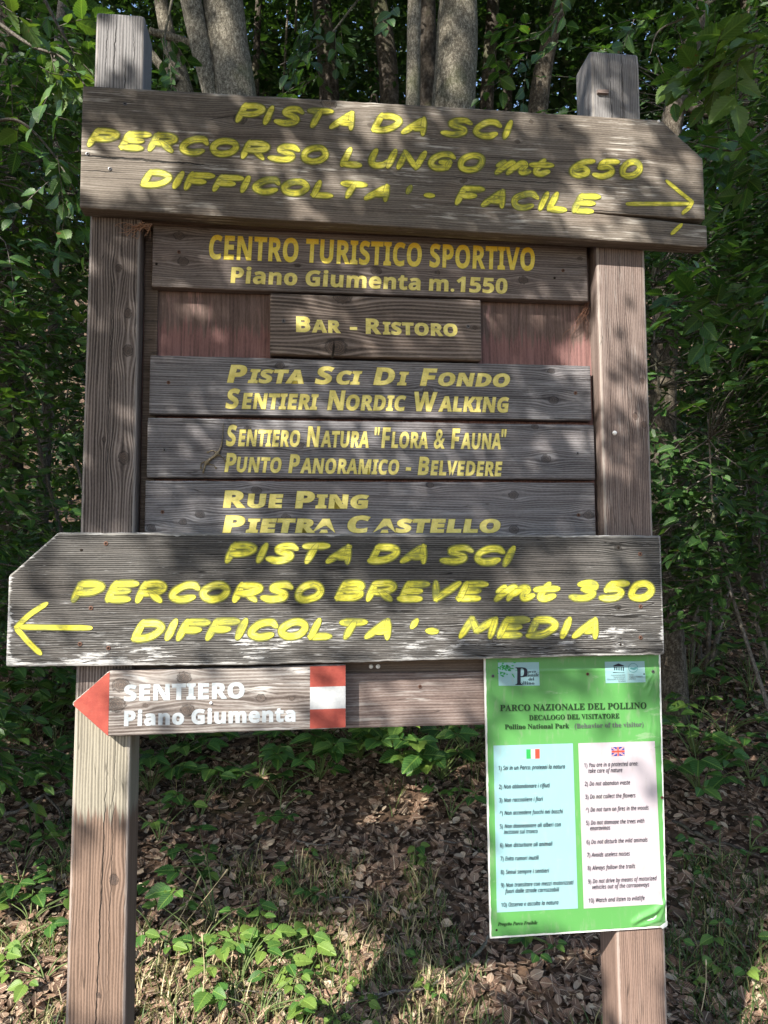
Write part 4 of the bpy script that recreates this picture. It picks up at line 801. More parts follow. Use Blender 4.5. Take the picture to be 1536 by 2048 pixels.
def leaf_tpl(kind):
    if kind == 'hi':      # folded ovate leaf with a toothed edge
        xs = np.concatenate([np.linspace(0, .94, 17), [1.0]]); wd = .335 * np.sin(np.clip(xs, 0, 1) ** .72 * math.pi) ** .8 * (1 - .18 * xs); wd[0] = .0; wd[-1] = 0
        wo = wd * (1 + .085 * np.where(np.arange(18) % 2 == 0, 1, -1)); wo[0] = wo[-1] = 0; V = []; F = []
        for k, (x, wy) in enumerate(zip(xs, wo)):
            b = -.16 * (x - .35) ** 2; rp = .010 * math.sin(k * 1.57); V += [(x, 0, b)]
            for sg in (1, -1): V += [(x + .02, sg * wy * .55, b + wy * .22 + rp), (x + .05 * (wy > 0), sg * wy, b + wy * .30 - rp)]
        for i in range(17):
            a = i * 5; F += [(a, a + 5, a + 6, a + 1), (a + 1, a + 6, a + 7, a + 2), (a, a + 3, a + 8, a + 5), (a + 3, a + 4, a + 9, a + 8)]
        return np.array(V), np.array(F)
    if kind == 'mid': V = [(0, 0, 0), (.3, .27, .07), (.72, .22, .05), (1, 0, -.05), (.72, -.22, .05), (.3, -.27, .07), (.4, 0, -.015)]; return np.array(V), np.array([(0, 6, 2, 1), (6, 3, 2, 2), (0, 5, 4, 6), (6, 4, 3, 3)])[:, :]
    if kind == 'lo': return np.array([(0, 0, 0), (.45, .30, .06), (1, 0, -.03), (.45, -.30, .06)]), np.array([(0, 2, 1), (0, 3, 2)])
    if kind == 'dead':    # curled, creased
        xs = np.array([0, .22, .5, .78, 1.0]); wd = np.array([.02, .26, .33, .22, .0]); V = []; F = []
        for x, wy in zip(xs, wd):
            b = .22 * (x - .5) ** 2 * 1.6; V += [(x, 0, b), (x, wy, b + wy * .55), (x, -wy, b + wy * .35)]
        for i in range(4): a = i * 3; F += [(a, a + 3, a + 4, a + 1), (a, a + 2, a + 5, a + 3)]
        return np.array(V), np.array(F)
TPL = {k: leaf_tpl(k) for k in ('hi', 'lo', 'dead')}
V_ = [(0, 0, 0), (.3, .27, .07), (.72, .22, .05), (1, 0, -.05), (.72, -.22, .05), (.3, -.27, .07), (.4, 0, -.015)]
TPL['mid'] = (np.array(V_), np.array([(0, 6, 1), (6, 2, 1), (6, 3, 2), (0, 5, 6), (6, 5, 4), (6, 4, 3)]))
def nrmz(v): return v / (np.linalg.norm(v, axis=-1, keepdims=True) + 1e-9)
def frames(D, Nn):
    D = nrmz(D); Y = nrmz(np.cross(Nn, D)); Z = np.cross(D, Y); return np.stack([D, Y, Z], -1)
def leaf_cloud(name, tpl, P, Rm, sc, tone, mat, parent=None, squash=None, kind='stuff', curl=None):
    tV, tF = TPL[tpl]; n = len(P); v = np.repeat(tV[None], n, 0)
    if curl is not None: v = v.copy(); v[:, :, 2] *= curl[:, None]
    if squash is not None: v = v.copy() * np.stack([np.ones(n), squash, np.ones(n)], 1)[:, None]
    V = P[:, None] + np.einsum('nij,nkj->nki', Rm, v * sc[:, None, None]); F_ = (tF[None] + (np.arange(n) * len(tV))[:, None, None]).reshape(-1, tF.shape[1])
    k = len(tV); at = {'tone': ('FLOAT', np.repeat(tone, k)), 'lf': ('FLOAT_VECTOR', np.tile(tV, (n, 1)))}
    o = link(name, mesh(name, V.reshape(-1, 3), F_, mat, tpl in ('hi', 'dead'), at), parent)
    if kind: o['kind'] = kind
    return o
LEAFME = {}
def leaf_obj(name, tpl, p, Rm, sc, mat, parent, tone=.5):
    key = (tpl, mat.name, round(tone * 5)); 
    if key not in LEAFME:
        tV, tF = TPL[tpl]; LEAFME[key] = mesh(name, tV, tF, mat, True, {'tone': ('FLOAT', np.full(len(tV), round(tone * 5) / 5)), 'lf': ('FLOAT_VECTOR', tV)})
    o = bpy.data.objects.new(name, LEAFME[key]); COL.objects.link(o); o.parent = parent
    m4 = Matrix([[*(Rm[i] * sc), p[i]] for i in range(3)] + [[0, 0, 0, 1]]); o.matrix_local = m4; return o
def empty(name, loc, label, cat, group=None):
    o = link(name, None, loc=loc); return tag(o, label, cat, group)

# ---- ground
gx = np.concatenate([np.linspace(-60, -6, 28), np.linspace(-5.8, 5.8, 117), np.linspace(6, 60, 28)]); gy = np.concatenate([np.linspace(-60, -2, 20), np.linspace(-1.5, 1.4, 10), np.linspace(1.5, 9, 84), np.linspace(9.5, 80, 50)])
A, B = np.meshgrid(gx, gy, indexing='ij'); Zg = gz(A, B) + .03 * (fbm(A * 3, B * 3, 5) - .5); V = np.stack([A, B, Zg], -1).reshape(-1, 3); nyy = len(gy)
i, j = np.meshgrid(np.arange(len(gx) - 1), np.arange(nyy - 1), indexing='ij'); Q = np.stack([i * nyy + j, (i + 1) * nyy + j, (i + 1) * nyy + j + 1, i * nyy + j + 1], -1).reshape(-1, 4)
q = NT('forest_soil'); O = q.n('TexCoord').outputs['Object']; n1 = q.noise(O, 30, 6, .65); n2 = q.noise(O, 2.2, 3)
n3 = q.n('TexVoronoi'); q.set(n3.inputs['Vector'], O); n3.inputs['Scale'].default_value = 22
c = q.ramp(n1, [(.3, (.020, .014, .010)), (.55, (.060, .040, .028)), (.75, (.12, .08, .055))]); c = q.mix(q.ss(q.sep(n3.outputs['Color'])[0], .4, .9), c, (.17, .11, .075)); c = q.mix(q.math('MULTIPLY', q.ss(n2, .5, .65), .4), c, (.04, .06, .02)); q.bump(n1, .8, .02); q.fin(c, .95, .1)
ground = tag(link('ground', mesh('ground', V, Q, q.m)), None, None, None, 'structure')

# ---- leaf litter
N = 40000; d = 1.9 + 6.2 * rng.random(N) ** 1.35; x = (rng.random(N) * 2 - 1) * (.62 * d + .35); keep = rng.random(N) < np.clip(1.25 - .42 * np.clip(2.9 - d, 0, 1) * 1.3, .5, 1); x = x[keep]; d = d[keep]; N = len(x)
P = np.stack([x, d, gz(x, d) + .03 * (fbm(x * 3, d * 3, 5) - .5) + rng.random(N) * .022], 1); th = rng.random(N) * 6.283; tilt = rng.normal(0, .38, (N, 2)); tilt[:, 1] -= .28
D = np.stack([np.cos(th), np.sin(th), rng.normal(0, .25, N) + .3 * np.sin(th)], 1); Nn = np.stack([tilt[:, 0], tilt[:, 1], np.ones(N)], 1)
scl = rng.uniform(.026, .056, N); tone = np.clip(.42 + .30 * rng.normal(size=N) + .2 * (fbm(x * 2, d * 2, 7) - .5), 0, 1); sq = rng.uniform(.7, 1.15, N); cu = rng.uniform(-.6, 1.6, N); Fm = frames(D, Nn)
near = np.argsort(d + 40 * (np.abs(x) > .58 * d))[:290]; rest = np.setdiff1d(np.arange(N), near)
lit_o = leaf_cloud('leaf_litter', 'dead', P[rest], Fm[rest], scl[rest], tone[rest], M['leaf_dead'], None, sq[rest], 'stuff', cu[rest])
for i in near: leaf_obj('fallen_leaf', 'dead', P[i] + [0, 0, .004], Fm[i], scl[i], M['leaf_dead'], ground, tone[i])

n = 30000; d = 1.9 + 5.5 * rng.random(n) ** 1.5; x = (rng.random(n) * 2 - 1) * (.6 * d + .3); Pf = np.stack([x, d, gz(x, d) + .03 * (fbm(x * 3, d * 3, 5) - .5) + .004 + rng.random(n) * .020], 1); th = rng.random(n) * 6.283
leaf_cloud('leaf_crumbs', 'lo', Pf, frames(np.stack([np.cos(th), np.sin(th), .3 * np.sin(th)], 1), np.stack([rng.normal(0, .5, n), rng.normal(0, .5, n) - .28, np.ones(n)], 1)), rng.uniform(.010, .030, n), np.clip(.45 + .36 * rng.normal(size=n), 0, 1), M['leaf_dead'])
# ---- grass
def blades(name, n, fx, hmin, hmax, tonef, wdt=.0022):
    px, py = fx(n); n = len(px); z = gz(px, py); h = rng.uniform(hmin, hmax, n); a = rng.random(n) * 6.283; ln = rng.uniform(.25, 1.1, n) * h; dx = np.cos(a) * ln; dy = np.sin(a) * ln; wx = -np.sin(a) * wdt; wy = np.cos(a) * wdt; V = []
    for t_, ww in ((0, 1), (.4, .9), (.75, .6), (1, .08)):
        c = np.stack([px + dx * t_ ** 1.8, py + dy * t_ ** 1.8, z + h * (t_ - .25 * t_ * t_) * 1.1], 1); o_ = np.stack([wx * ww, wy * ww, 0 * wx], 1); V += [c - o_, c + o_]
    V = np.stack(V, 1); b = np.arange(n)[:, None] * 8; Q = np.concatenate([b + np.array([k, k + 1, k + 3, k + 2]) for k in (0, 2, 4)]); tn = np.repeat(tonef(px, py, n), 8)
    me = mesh(name, V.reshape(-1, 3), Q, M['grass'], True, {'tone': ('FLOAT', tn)}); return tag(link(name, me), None, None, None, 'stuff')
def g1(n):
    y = 1.7 + 1.5 * rng.random(n) ** .8; x = (rng.random(n) * 2 - 1) * (.6 * y + .3); m_ = fbm(x * 3.2, y * 3.2, 9) + .55 * np.clip((2.85 - y), 0, .5) > .56; return x[m_], y[m_]
def g2(n):
    y = 2.9 + 2.2 * rng.random(n); x = (rng.random(n) * 2 - 1) * (.6 * y + .2); m_ = fbm(x * 2.6, y * 2.6, 12) > .60; return x[m_], y[m_]
blades('grass', 20000, g1, .03, .10, lambda x, y, n: np.clip(.40 + .28 * (fbm(x * 2, y * 2, 3) - .5) * 2 + .26 * rng.normal(size=n) - .2 * (x > .2), 0, 1))
blades('grass', 9000, g2, .03, .11, lambda x, y, n: np.clip(.25 + .2 * rng.normal(size=n), 0, 1))

# ---- fallen branches and stalks
def bark(name, a, b, c, sc=14):
    q = NT(name); O = q.n('TexCoord').outputs['Object']; n = q.noise(O, 1, 5, .65, sc=(sc * 2.2, sc * 2.2, sc)); n2 = q.noise(O, 3.2, 3); n3 = q.noise(O, sc * 4, 4, .7); n4 = q.noise(O, sc * 1.3, 3, .6)
    col = q.ramp(q.math('MULTIPLY_ADD', n3, .45, q.math('MULTIPLY', n, .55)), [(.36, a), (.5, b), (.64, c)]); col = q.mix(q.math('MULTIPLY', q.ss(n4, .55, .62), .55), col, tuple(x * .45 for x in b)); col = q.mix(q.math('MULTIPLY', q.ss(n2, .5, .7), .35), col, (.10, .12, .05))
    q.bump(q.math('ADD', n, n3), .8, .012 if sc < 30 else .003); return q.fin(col, .9, .15)
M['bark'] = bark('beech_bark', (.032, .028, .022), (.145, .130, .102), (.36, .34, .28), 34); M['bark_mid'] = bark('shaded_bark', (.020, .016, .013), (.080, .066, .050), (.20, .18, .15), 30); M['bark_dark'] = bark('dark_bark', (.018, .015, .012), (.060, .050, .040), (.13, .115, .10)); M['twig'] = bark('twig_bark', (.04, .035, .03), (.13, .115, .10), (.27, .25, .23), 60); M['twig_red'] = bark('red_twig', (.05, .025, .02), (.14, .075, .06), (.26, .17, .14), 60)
def gpt(x, y, up=.0): p = gp(x, y); return p + [0, 0, up]
def fallen(label, pts, r, mat, forks=(), up=.015):
    P = [gpt(x, y, up) for x, y in pts]; o = P[0].copy(); b = MB(); c = catmull([p - o for p in P], 6); c = [q_ + rng.normal(0, r * .35, 3) for q_ in c]; b.tube(c, np.linspace(r, r * .55, len(c)) * (1 + .12 * rng.normal(size=len(c))), 8)
    t = b.build('fallen_branch', mat, None, loc=o); tag(t, label, 'branch')
    for f in forks:
        b = MB(); c = catmull([gpt(x, y, up) - o for x, y in f], 5); b.tube(c, np.linspace(r * .6, r * .25, len(c)), 6); b.build('side_twig', mat, t)
fallen('grey lichened branch lying behind the left post below the trail board', [(262, 1542), (330, 1528), (396, 1514), (484, 1500), (592, 1482), (660, 1452)], .013, M['twig'], [[(372, 1524), (350, 1552), (310, 1574)], [(540, 1492), (534, 1540), (525, 1580)]], .07)
fallen('dark curved branch rising to the right in the leaf litter', [(352, 1792), (411, 1757), (460, 1723), (505, 1698), (532, 1668)], .010, M['bark_dark'])
fallen('long thin grey stick bending up to the green notice', [(985, 1876), (960, 1912), (930, 1940), (850, 1986), (787, 1997), (640, 2001), (450, 1994)], .0062, M['twig'], [[(787, 1997), (740, 2012), (640, 2024), (560, 2032)]], .02)
fallen('reddish stick in the sunny patch beside the left post', [(356, 1905), (387, 1953), (400, 1997), (408, 2060)], .0085, M['twig_red'], (), .02)
fallen('dark stick crossing the litter right of the green notice', [(1345, 1652), (1402, 1680), (1459, 1699), (1560, 1738)], .010, M['bark_dark'])
fallen('grey stick beside the left post among brambles', [(-20, 1652), (40, 1632), (90, 1604), (150, 1592)], .010, M['twig'], [[(90, 1604), (120, 1640), (108, 1680)]], .03)
fallen('forked grey stick standing in the shade at the right edge', [(1430, 1330), (1440, 1285), (1450, 1272), (1476, 1262)], .014, M['bark_dark'], [[(1436, 1290), (1500, 1300), (1560, 1296)]], .05)
fallen('long low branch in the dark behind the lower arrow board', [(1352, 1172), (1400, 1178), (1470, 1196), (1545, 1222)], .014, M['twig'], (), .06)
for lb_, p_ in (('thin bare twig in the litter just left of the green notice', [(880, 1690), (925, 1700), (965, 1720)]), ('short thin twig below the tip of the dark curved branch', [(590, 1690), (640, 1700), (680, 1690)]), ('thin twig in the middle of the shaded litter', [(640, 1812), (700, 1806), (760, 1822), (810, 1832)]),
    ('pale twig crossing the grass above the long grey stick', [(770, 1880), (800, 1905), (850, 1935)]), ('thin twig at the very bottom left corner', [(10, 1985), (60, 2000), (110, 2030)]), ('thin twig beside the dark stick near the right edge', [(1370, 1770), (1420, 1790), (1500, 1850)]), ('thin twig lying right of the foot of the right post', [(1370, 1900), (1440, 1890), (1500, 1905)])):
    fallen(lb_, p_, .0035, M['twig'], (), .02)
def stalk(label, base, tip, dist_off, head):
    p = gpt(*base); t_ = wp(*tip, float(p @ _fw) - dist_off - 0); b = MB(); c = catmull([p - p, (t_ - p) * .5 + [.01, 0, .012], t_ - p], 6); b.tube(c, np.linspace(.0016, .0009, len(c)), 5, a=.9); s_ = b.build('stalk', M['straw_pale'], None)
    r_ = empty('grass_stalk', p, label, 'grass stalk'); s_.parent = r_; b = MB(); e_ = c[-1]; dd = nrmz(c[-1] - c[-3]); b.tube([e_ - dd * head, e_ - dd * head * .5, e_, e_ + dd * .006], [.001, .0034, .0030, .0006], 6, .25, a=.95); b.build('seed_head', M['straw_pale'], r_)
M['straw_pale'] = plain('pale_straw', (.52, .42, .26), .8, .2, 0, .25, 90)
stalk('tall pale stalk leaning right in front of the litter, beside the left post', (368, 1850), (454, 1740), .18, .05)
stalk('shorter pale stalk left of the tall one', (352, 1850), (400, 1754), .12, .04)
stalk('upright dry stalk with a seed head right of the right post', (1398, 2046), (1412, 1922), .05, .014)
stalk('thin dry stalk in the sunny patch between the posts', (400, 2040), (404, 1870), .1, .03)

# ---- bramble sprigs on the ground: every leaf its own part
def bramble(px, py, label, nst=3, h=.13, ls=.06, tone=.5, spread=.12, grp='bramble sprigs growing in the leaf litter', nl=3):
    p = gpt(px, py); root = empty('bramble', p, label, 'bramble', grp); b = MB(); r_ = np.random.default_rng(int(px * 7 + py))
    for s_ in range(nst):
        a = r_.random() * 6.283; rad = spread * math.sqrt(r_.uniform(.1, 1)); tip = np.array([math.cos(a) * rad * 1.3, math.sin(a) * rad, 0]); tip[2] = float(gz(p[0] + tip[0], p[1] + tip[1]) - gz(p[0], p[1])) + h * r_.uniform(.55, 1.1)
        c = catmull([np.zeros(3), tip * [.35, .35, .6], tip], 4); b.tube(c, np.linspace(.0030, .0016, len(c)), 5)
        a2 = a + r_.normal(0, .5); trif = r_.random() < .85
        for q, da in enumerate((0, 1.25, -1.25, 2.3, -2.3)[:nl if trif else 2]):
            sz = ls * (1.0 if q == 0 else .85) * r_.uniform(.68, 1.22); dr = np.array([math.cos(a2 + da), math.sin(a2 + da), -.18 + r_.normal(0, .15)]); nn = np.array([r_.normal(0, .25), -.45 + r_.normal(0, .2), 1.])
            leaf_obj('leaf', 'hi', tip + nrmz(dr) * .012, frames(dr[None], nn[None])[0] * np.array([1, 1.05, 1]), sz, M['leaf_bramble'], root, float(np.clip(tone + r_.normal(0, .2), 0, 1)))
    b.build('stem', M['stem'], root)
M['stem'] = plain('green_stem', (.09, .13, .04), .6, .3, 0, .3, 80)
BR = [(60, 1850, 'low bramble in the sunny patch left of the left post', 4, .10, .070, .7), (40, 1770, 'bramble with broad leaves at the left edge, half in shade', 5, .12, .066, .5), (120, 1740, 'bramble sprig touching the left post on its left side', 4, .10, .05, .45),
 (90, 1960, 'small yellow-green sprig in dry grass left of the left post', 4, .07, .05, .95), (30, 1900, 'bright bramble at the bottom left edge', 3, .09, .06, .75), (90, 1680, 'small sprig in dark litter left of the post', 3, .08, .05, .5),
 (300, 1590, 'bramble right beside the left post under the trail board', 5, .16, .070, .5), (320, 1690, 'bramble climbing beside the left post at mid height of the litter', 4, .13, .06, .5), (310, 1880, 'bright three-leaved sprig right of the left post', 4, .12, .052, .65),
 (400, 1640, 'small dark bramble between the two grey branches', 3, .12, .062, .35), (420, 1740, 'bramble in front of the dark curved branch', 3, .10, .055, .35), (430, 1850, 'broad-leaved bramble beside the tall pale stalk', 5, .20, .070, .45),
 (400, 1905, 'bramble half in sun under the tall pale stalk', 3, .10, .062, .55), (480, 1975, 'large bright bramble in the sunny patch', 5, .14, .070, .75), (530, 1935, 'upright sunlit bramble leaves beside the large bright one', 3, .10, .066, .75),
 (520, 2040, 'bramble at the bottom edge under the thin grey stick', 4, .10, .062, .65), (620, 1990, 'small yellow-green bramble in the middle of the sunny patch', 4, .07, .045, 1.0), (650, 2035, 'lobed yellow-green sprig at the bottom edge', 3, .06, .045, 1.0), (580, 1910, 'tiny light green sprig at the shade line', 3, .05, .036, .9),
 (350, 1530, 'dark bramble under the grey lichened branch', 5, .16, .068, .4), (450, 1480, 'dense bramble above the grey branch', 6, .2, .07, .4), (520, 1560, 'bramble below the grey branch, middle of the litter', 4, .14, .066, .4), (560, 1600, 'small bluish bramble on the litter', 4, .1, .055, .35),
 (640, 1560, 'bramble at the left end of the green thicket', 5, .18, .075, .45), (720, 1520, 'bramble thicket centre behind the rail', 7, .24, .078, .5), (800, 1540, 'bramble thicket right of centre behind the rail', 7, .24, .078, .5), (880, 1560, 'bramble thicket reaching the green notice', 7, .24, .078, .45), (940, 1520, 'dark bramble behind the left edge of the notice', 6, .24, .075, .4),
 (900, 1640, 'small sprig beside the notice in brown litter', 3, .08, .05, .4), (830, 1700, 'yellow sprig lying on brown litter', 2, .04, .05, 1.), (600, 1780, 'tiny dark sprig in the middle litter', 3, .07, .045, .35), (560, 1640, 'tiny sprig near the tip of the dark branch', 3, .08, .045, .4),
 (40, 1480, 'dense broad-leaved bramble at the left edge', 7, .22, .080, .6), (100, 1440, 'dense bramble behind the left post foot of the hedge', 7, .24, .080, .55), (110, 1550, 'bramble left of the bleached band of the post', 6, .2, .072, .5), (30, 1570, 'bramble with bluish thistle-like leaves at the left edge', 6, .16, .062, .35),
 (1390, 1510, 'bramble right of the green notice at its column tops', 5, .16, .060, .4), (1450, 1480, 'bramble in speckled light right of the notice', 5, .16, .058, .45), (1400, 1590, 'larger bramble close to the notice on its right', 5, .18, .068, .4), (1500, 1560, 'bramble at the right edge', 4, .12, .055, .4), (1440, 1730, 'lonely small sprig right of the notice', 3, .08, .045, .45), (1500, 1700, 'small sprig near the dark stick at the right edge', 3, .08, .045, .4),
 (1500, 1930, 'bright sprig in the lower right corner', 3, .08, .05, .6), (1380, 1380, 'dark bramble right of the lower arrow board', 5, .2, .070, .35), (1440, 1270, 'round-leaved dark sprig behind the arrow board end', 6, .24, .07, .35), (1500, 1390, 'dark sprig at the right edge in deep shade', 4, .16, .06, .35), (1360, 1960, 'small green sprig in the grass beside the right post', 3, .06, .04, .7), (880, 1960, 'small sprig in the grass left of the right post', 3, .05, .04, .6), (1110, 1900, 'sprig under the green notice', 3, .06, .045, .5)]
for x, y, lb, n_, h_, l_, tn in BR:
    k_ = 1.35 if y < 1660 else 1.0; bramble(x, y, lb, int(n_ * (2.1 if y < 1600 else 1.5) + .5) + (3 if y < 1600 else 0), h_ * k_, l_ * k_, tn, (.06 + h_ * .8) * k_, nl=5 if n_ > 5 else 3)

# ---- sprays: twigs carrying alternate leaves in a plane
def sprays(P, D, L, k, ls, seed, droop=.25, flat=1.0):
    """n sprays -> leaf positions, frames, sizes"""
    r_ = np.random.default_rng(seed); n = len(P); D = nrmz(D); upv = nrmz(np.array([0, 0, 1.]) + .30 * r_.normal(size=(n, 3))); side = nrmz(np.cross(upv, D)); upn = np.cross(D, side)
    t_ = (np.arange(k)[None] + .5 + r_.uniform(-.3, .3, (n, k))) / k; s_ = np.where(np.arange(k) % 2 == 0, 1., -1.)[None] * np.ones((n, 1)); s_[:, -1] *= .15
    base = P[:, None] + D[:, None] * (t_ * L[:, None])[..., None] + np.array([0, 0, -1.]) * (droop * t_ ** 2 * L[:, None])[..., None]
    an = r_.uniform(.7, 1.15, (n, k)); ld = D[:, None] * np.cos(an)[..., None] + side[:, None] * (np.sin(an) * s_)[..., None] + np.array([0, 0, -1.]) * r_.uniform(-.1, .45, (n, k))[..., None]
    nn = upn[:, None] + .35 * r_.normal(size=(n, k, 3)); nn[..., 1] -= .25; sz = ls * r_.uniform(.65, 1.2, (n, k)) * (1.1 - .35 * np.abs(t_ - .6))
    return base.reshape(-1, 3), frames(ld.reshape(-1, 3), nn.reshape(-1, 3)), sz.ravel()
def twigs(b, P, D, L, r=.0022, droop=.25, a=0):
    D = nrmz(D)
    for p, d_, l in zip(P, D, L):
        t_ = np.linspace(0, 1, 4)[:, None]; b.tube(p + d_ * t_ * l + np.array([0, 0, -1.]) * droop * t_ ** 2 * l, [r, r * .8, r * .6, r * .3], 3, cap=False)
def ptone(P, r_, base=.45): return np.clip(base + .5 * (fbm(P[:, 0] * 1.6 + P[:, 1], P[:, 2] * 1.6, 21) - .5) + .16 * r_.normal(size=len(P)), 0, 1)
def in_view(P, m=1.15):
    x, y, z = proj(P); return (z > .3) & (np.abs(x - CX) < 768 * m) & (np.abs(y - CY) < 1024 * m)
def shrub(loc, label, cat, hull, nsp, L, ls, tpl, seed, nst=4, rst=.012, group=None, base=.45, nobj=0, name='beech_shrub', mat='leaf_beech'):
    """hull = list of ellipsoids (cx,cy,cz,rx,ry,rz) filled with sprays; stems grow from loc"""
    ls = ls * 1.3; nsp = int(nsp * 1.65); r_ = np.random.default_rng(seed); lx, ly = loc; lz = float(gz(lx, ly)); root = empty(name, (lx, ly, lz), label, cat, group); o = np.array([lx, ly, lz]); tips = []; wts = np.array([h[3] * h[4] * h[5] for h in hull]); wts = wts / wts.sum(); PP = []
    for k, h in enumerate(hull):
        n = max(4, int(nsp * wts[k])); u_ = nrmz(r_.normal(size=(n, 3))) * (r_.random((n, 1)) ** .45); PP.append(np.array(h[:3]) + u_ * np.array(h[3:]))
    P = np.concatenate(PP); P = P[P[:, 2] > gz(P[:, 0], P[:, 1]) + .05]; b = MB()
    stems = []
    for s_ in range(nst):
        h = hull[s_ % len(hull)]; tp = np.array(h[:3]) + r_.normal(0, .35, 3) * np.array(h[3:]) + [0, 0, h[5] * .5]; f0 = o + [r_.normal(0, .08), r_.normal(0, .08), -.1]
        c = np.array(catmull([f0, f0 * .65 + tp * .35 + r_.normal(0, .08, 3), f0 * .3 + tp * .7 + r_.normal(0, .1, 3), tp], 6)); b2 = MB(); b2.tube(c - o, np.linspace(rst, rst * .3, len(c)), 7, .05); b2.build('stem', M['twig'], root); stems.append(c)
    SP = np.concatenate(stems); dd = np.linalg.norm(P[:, None] - SP[None], axis=2); j = dd.argmin(1); src = SP[j]
    D = nrmz(P - src + .001) + .5 * r_.normal(size=P.shape) * [1, 1, .45] + [0, -.35, 0]; Ls = L * r_.uniform(.6, 1.3, len(P)); twigs(b, P - o, D, Ls)
    for p, s__ in zip(P[::3], src[::3]):
        m_ = (p + s__) / 2 + r_.normal(0, .03, 3); b.tube(np.array([s__, m_, p]) - o, [.0045, .0035, .0022], 4, cap=False)
    tw = b.build('twigs', M['twig'], root); tw['kind'] = 'stuff'
    lp, lf, lsz = sprays(P, D, Ls, max(6, int(L / ls * 1.7)), ls, seed); tn = ptone(lp, r_, base)
    if nobj:
        d_ = np.linalg.norm(lp - CAM, axis=1) + 50 * (~in_view(lp, .98)); ix = np.argsort(d_)[:nobj]
        for i in ix: leaf_obj('leaf', 'hi', lp[i] - o, lf[i], lsz[i], M[mat], root, tn[i])
        m_ = np.ones(len(lp), bool); m_[ix] = False; lp, lf, lsz, tn = lp[m_], lf[m_], lsz[m_], tn[m_]
    leaf_cloud('crown', tpl, lp - o, lf, lsz, tn, M[mat], root); return root
HG = 'bushy beeches at the forest edge'
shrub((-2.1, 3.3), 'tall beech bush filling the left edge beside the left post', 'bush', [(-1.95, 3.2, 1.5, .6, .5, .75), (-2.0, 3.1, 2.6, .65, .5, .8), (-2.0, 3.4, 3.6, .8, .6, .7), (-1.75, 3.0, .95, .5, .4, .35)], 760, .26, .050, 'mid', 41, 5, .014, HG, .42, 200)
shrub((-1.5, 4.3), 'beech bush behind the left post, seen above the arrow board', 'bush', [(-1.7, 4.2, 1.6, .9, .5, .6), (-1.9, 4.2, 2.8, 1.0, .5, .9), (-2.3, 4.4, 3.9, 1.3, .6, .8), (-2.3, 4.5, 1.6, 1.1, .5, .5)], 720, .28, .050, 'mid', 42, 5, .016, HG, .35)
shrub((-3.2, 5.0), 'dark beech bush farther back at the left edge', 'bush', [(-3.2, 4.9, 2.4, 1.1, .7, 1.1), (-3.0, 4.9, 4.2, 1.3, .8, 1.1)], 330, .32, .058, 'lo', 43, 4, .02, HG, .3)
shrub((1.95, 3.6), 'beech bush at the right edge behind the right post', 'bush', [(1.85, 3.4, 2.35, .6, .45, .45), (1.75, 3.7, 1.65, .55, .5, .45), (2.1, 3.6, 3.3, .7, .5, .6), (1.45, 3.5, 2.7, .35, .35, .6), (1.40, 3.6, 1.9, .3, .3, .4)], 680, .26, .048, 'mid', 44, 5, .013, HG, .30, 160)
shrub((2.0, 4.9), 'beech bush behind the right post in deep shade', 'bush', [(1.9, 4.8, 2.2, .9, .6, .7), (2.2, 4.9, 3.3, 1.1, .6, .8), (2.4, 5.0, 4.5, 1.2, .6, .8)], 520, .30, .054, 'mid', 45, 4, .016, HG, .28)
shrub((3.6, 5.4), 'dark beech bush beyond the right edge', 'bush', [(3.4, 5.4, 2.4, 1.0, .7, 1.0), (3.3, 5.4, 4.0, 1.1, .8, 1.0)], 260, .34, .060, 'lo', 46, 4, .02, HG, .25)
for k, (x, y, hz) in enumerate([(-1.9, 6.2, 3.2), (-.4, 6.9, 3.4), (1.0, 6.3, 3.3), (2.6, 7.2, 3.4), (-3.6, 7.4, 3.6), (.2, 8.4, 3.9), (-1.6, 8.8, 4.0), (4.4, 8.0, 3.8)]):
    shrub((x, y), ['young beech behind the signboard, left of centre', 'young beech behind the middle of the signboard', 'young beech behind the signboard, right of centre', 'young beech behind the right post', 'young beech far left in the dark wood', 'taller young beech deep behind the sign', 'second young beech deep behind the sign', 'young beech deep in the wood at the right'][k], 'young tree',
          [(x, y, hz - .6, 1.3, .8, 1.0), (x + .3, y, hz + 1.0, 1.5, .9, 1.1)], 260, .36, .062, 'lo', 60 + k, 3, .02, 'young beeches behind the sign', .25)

# ---- low branches hanging close to the sign, leaf by leaf
def hanging(label, pts, dist, nsp, L, ls, tone, seed, spread=.16, mat='leaf_beech', bend=0):
    nsp = int(nsp * 1.6); ls *= 1.25
    r_ = np.random.default_rng(seed); c = np.array(catmull([wp(x, y, dist + bend * i) for i, (x, y) in enumerate(pts)], 8)); o = c[0].copy(); root = empty('leafy_branch', o, label, 'leafy branch'); b = MB(); b.tube(c - o, np.linspace(.007, .002, len(c)), 6); b.build('branch', M['twig'], root)
    ix = r_.integers(int(len(c) * .2), len(c), nsp); P = c[ix] + r_.normal(0, spread * .35, (nsp, 3)) * [1, 1, .6]; D = nrmz(np.gradient(c, axis=0)[ix]) + r_.normal(0, .7, (nsp, 3)) * [1, .8, .7]; Ls = L * r_.uniform(.6, 1.2, nsp); b = MB(); twigs(b, P - o, D, Ls, .0018); b.build('twigs', M['twig'], root)
    lp, lf, lsz = sprays(P, D, Ls, max(5, int(L / ls * 1.6)), ls, seed)
    for i in range(len(lp)): leaf_obj('leaf', 'hi', lp[i] - o, lf[i], lsz[i], M[mat], root, float(np.clip(tone + r_.normal(0, .15), 0, 1)))
hanging('sunlit leafy branch beside the top of the left post', [(-40, 20), (60, 90), (130, 120), (190, 200)], 2.45, 8, .17, .058, .75, 81)
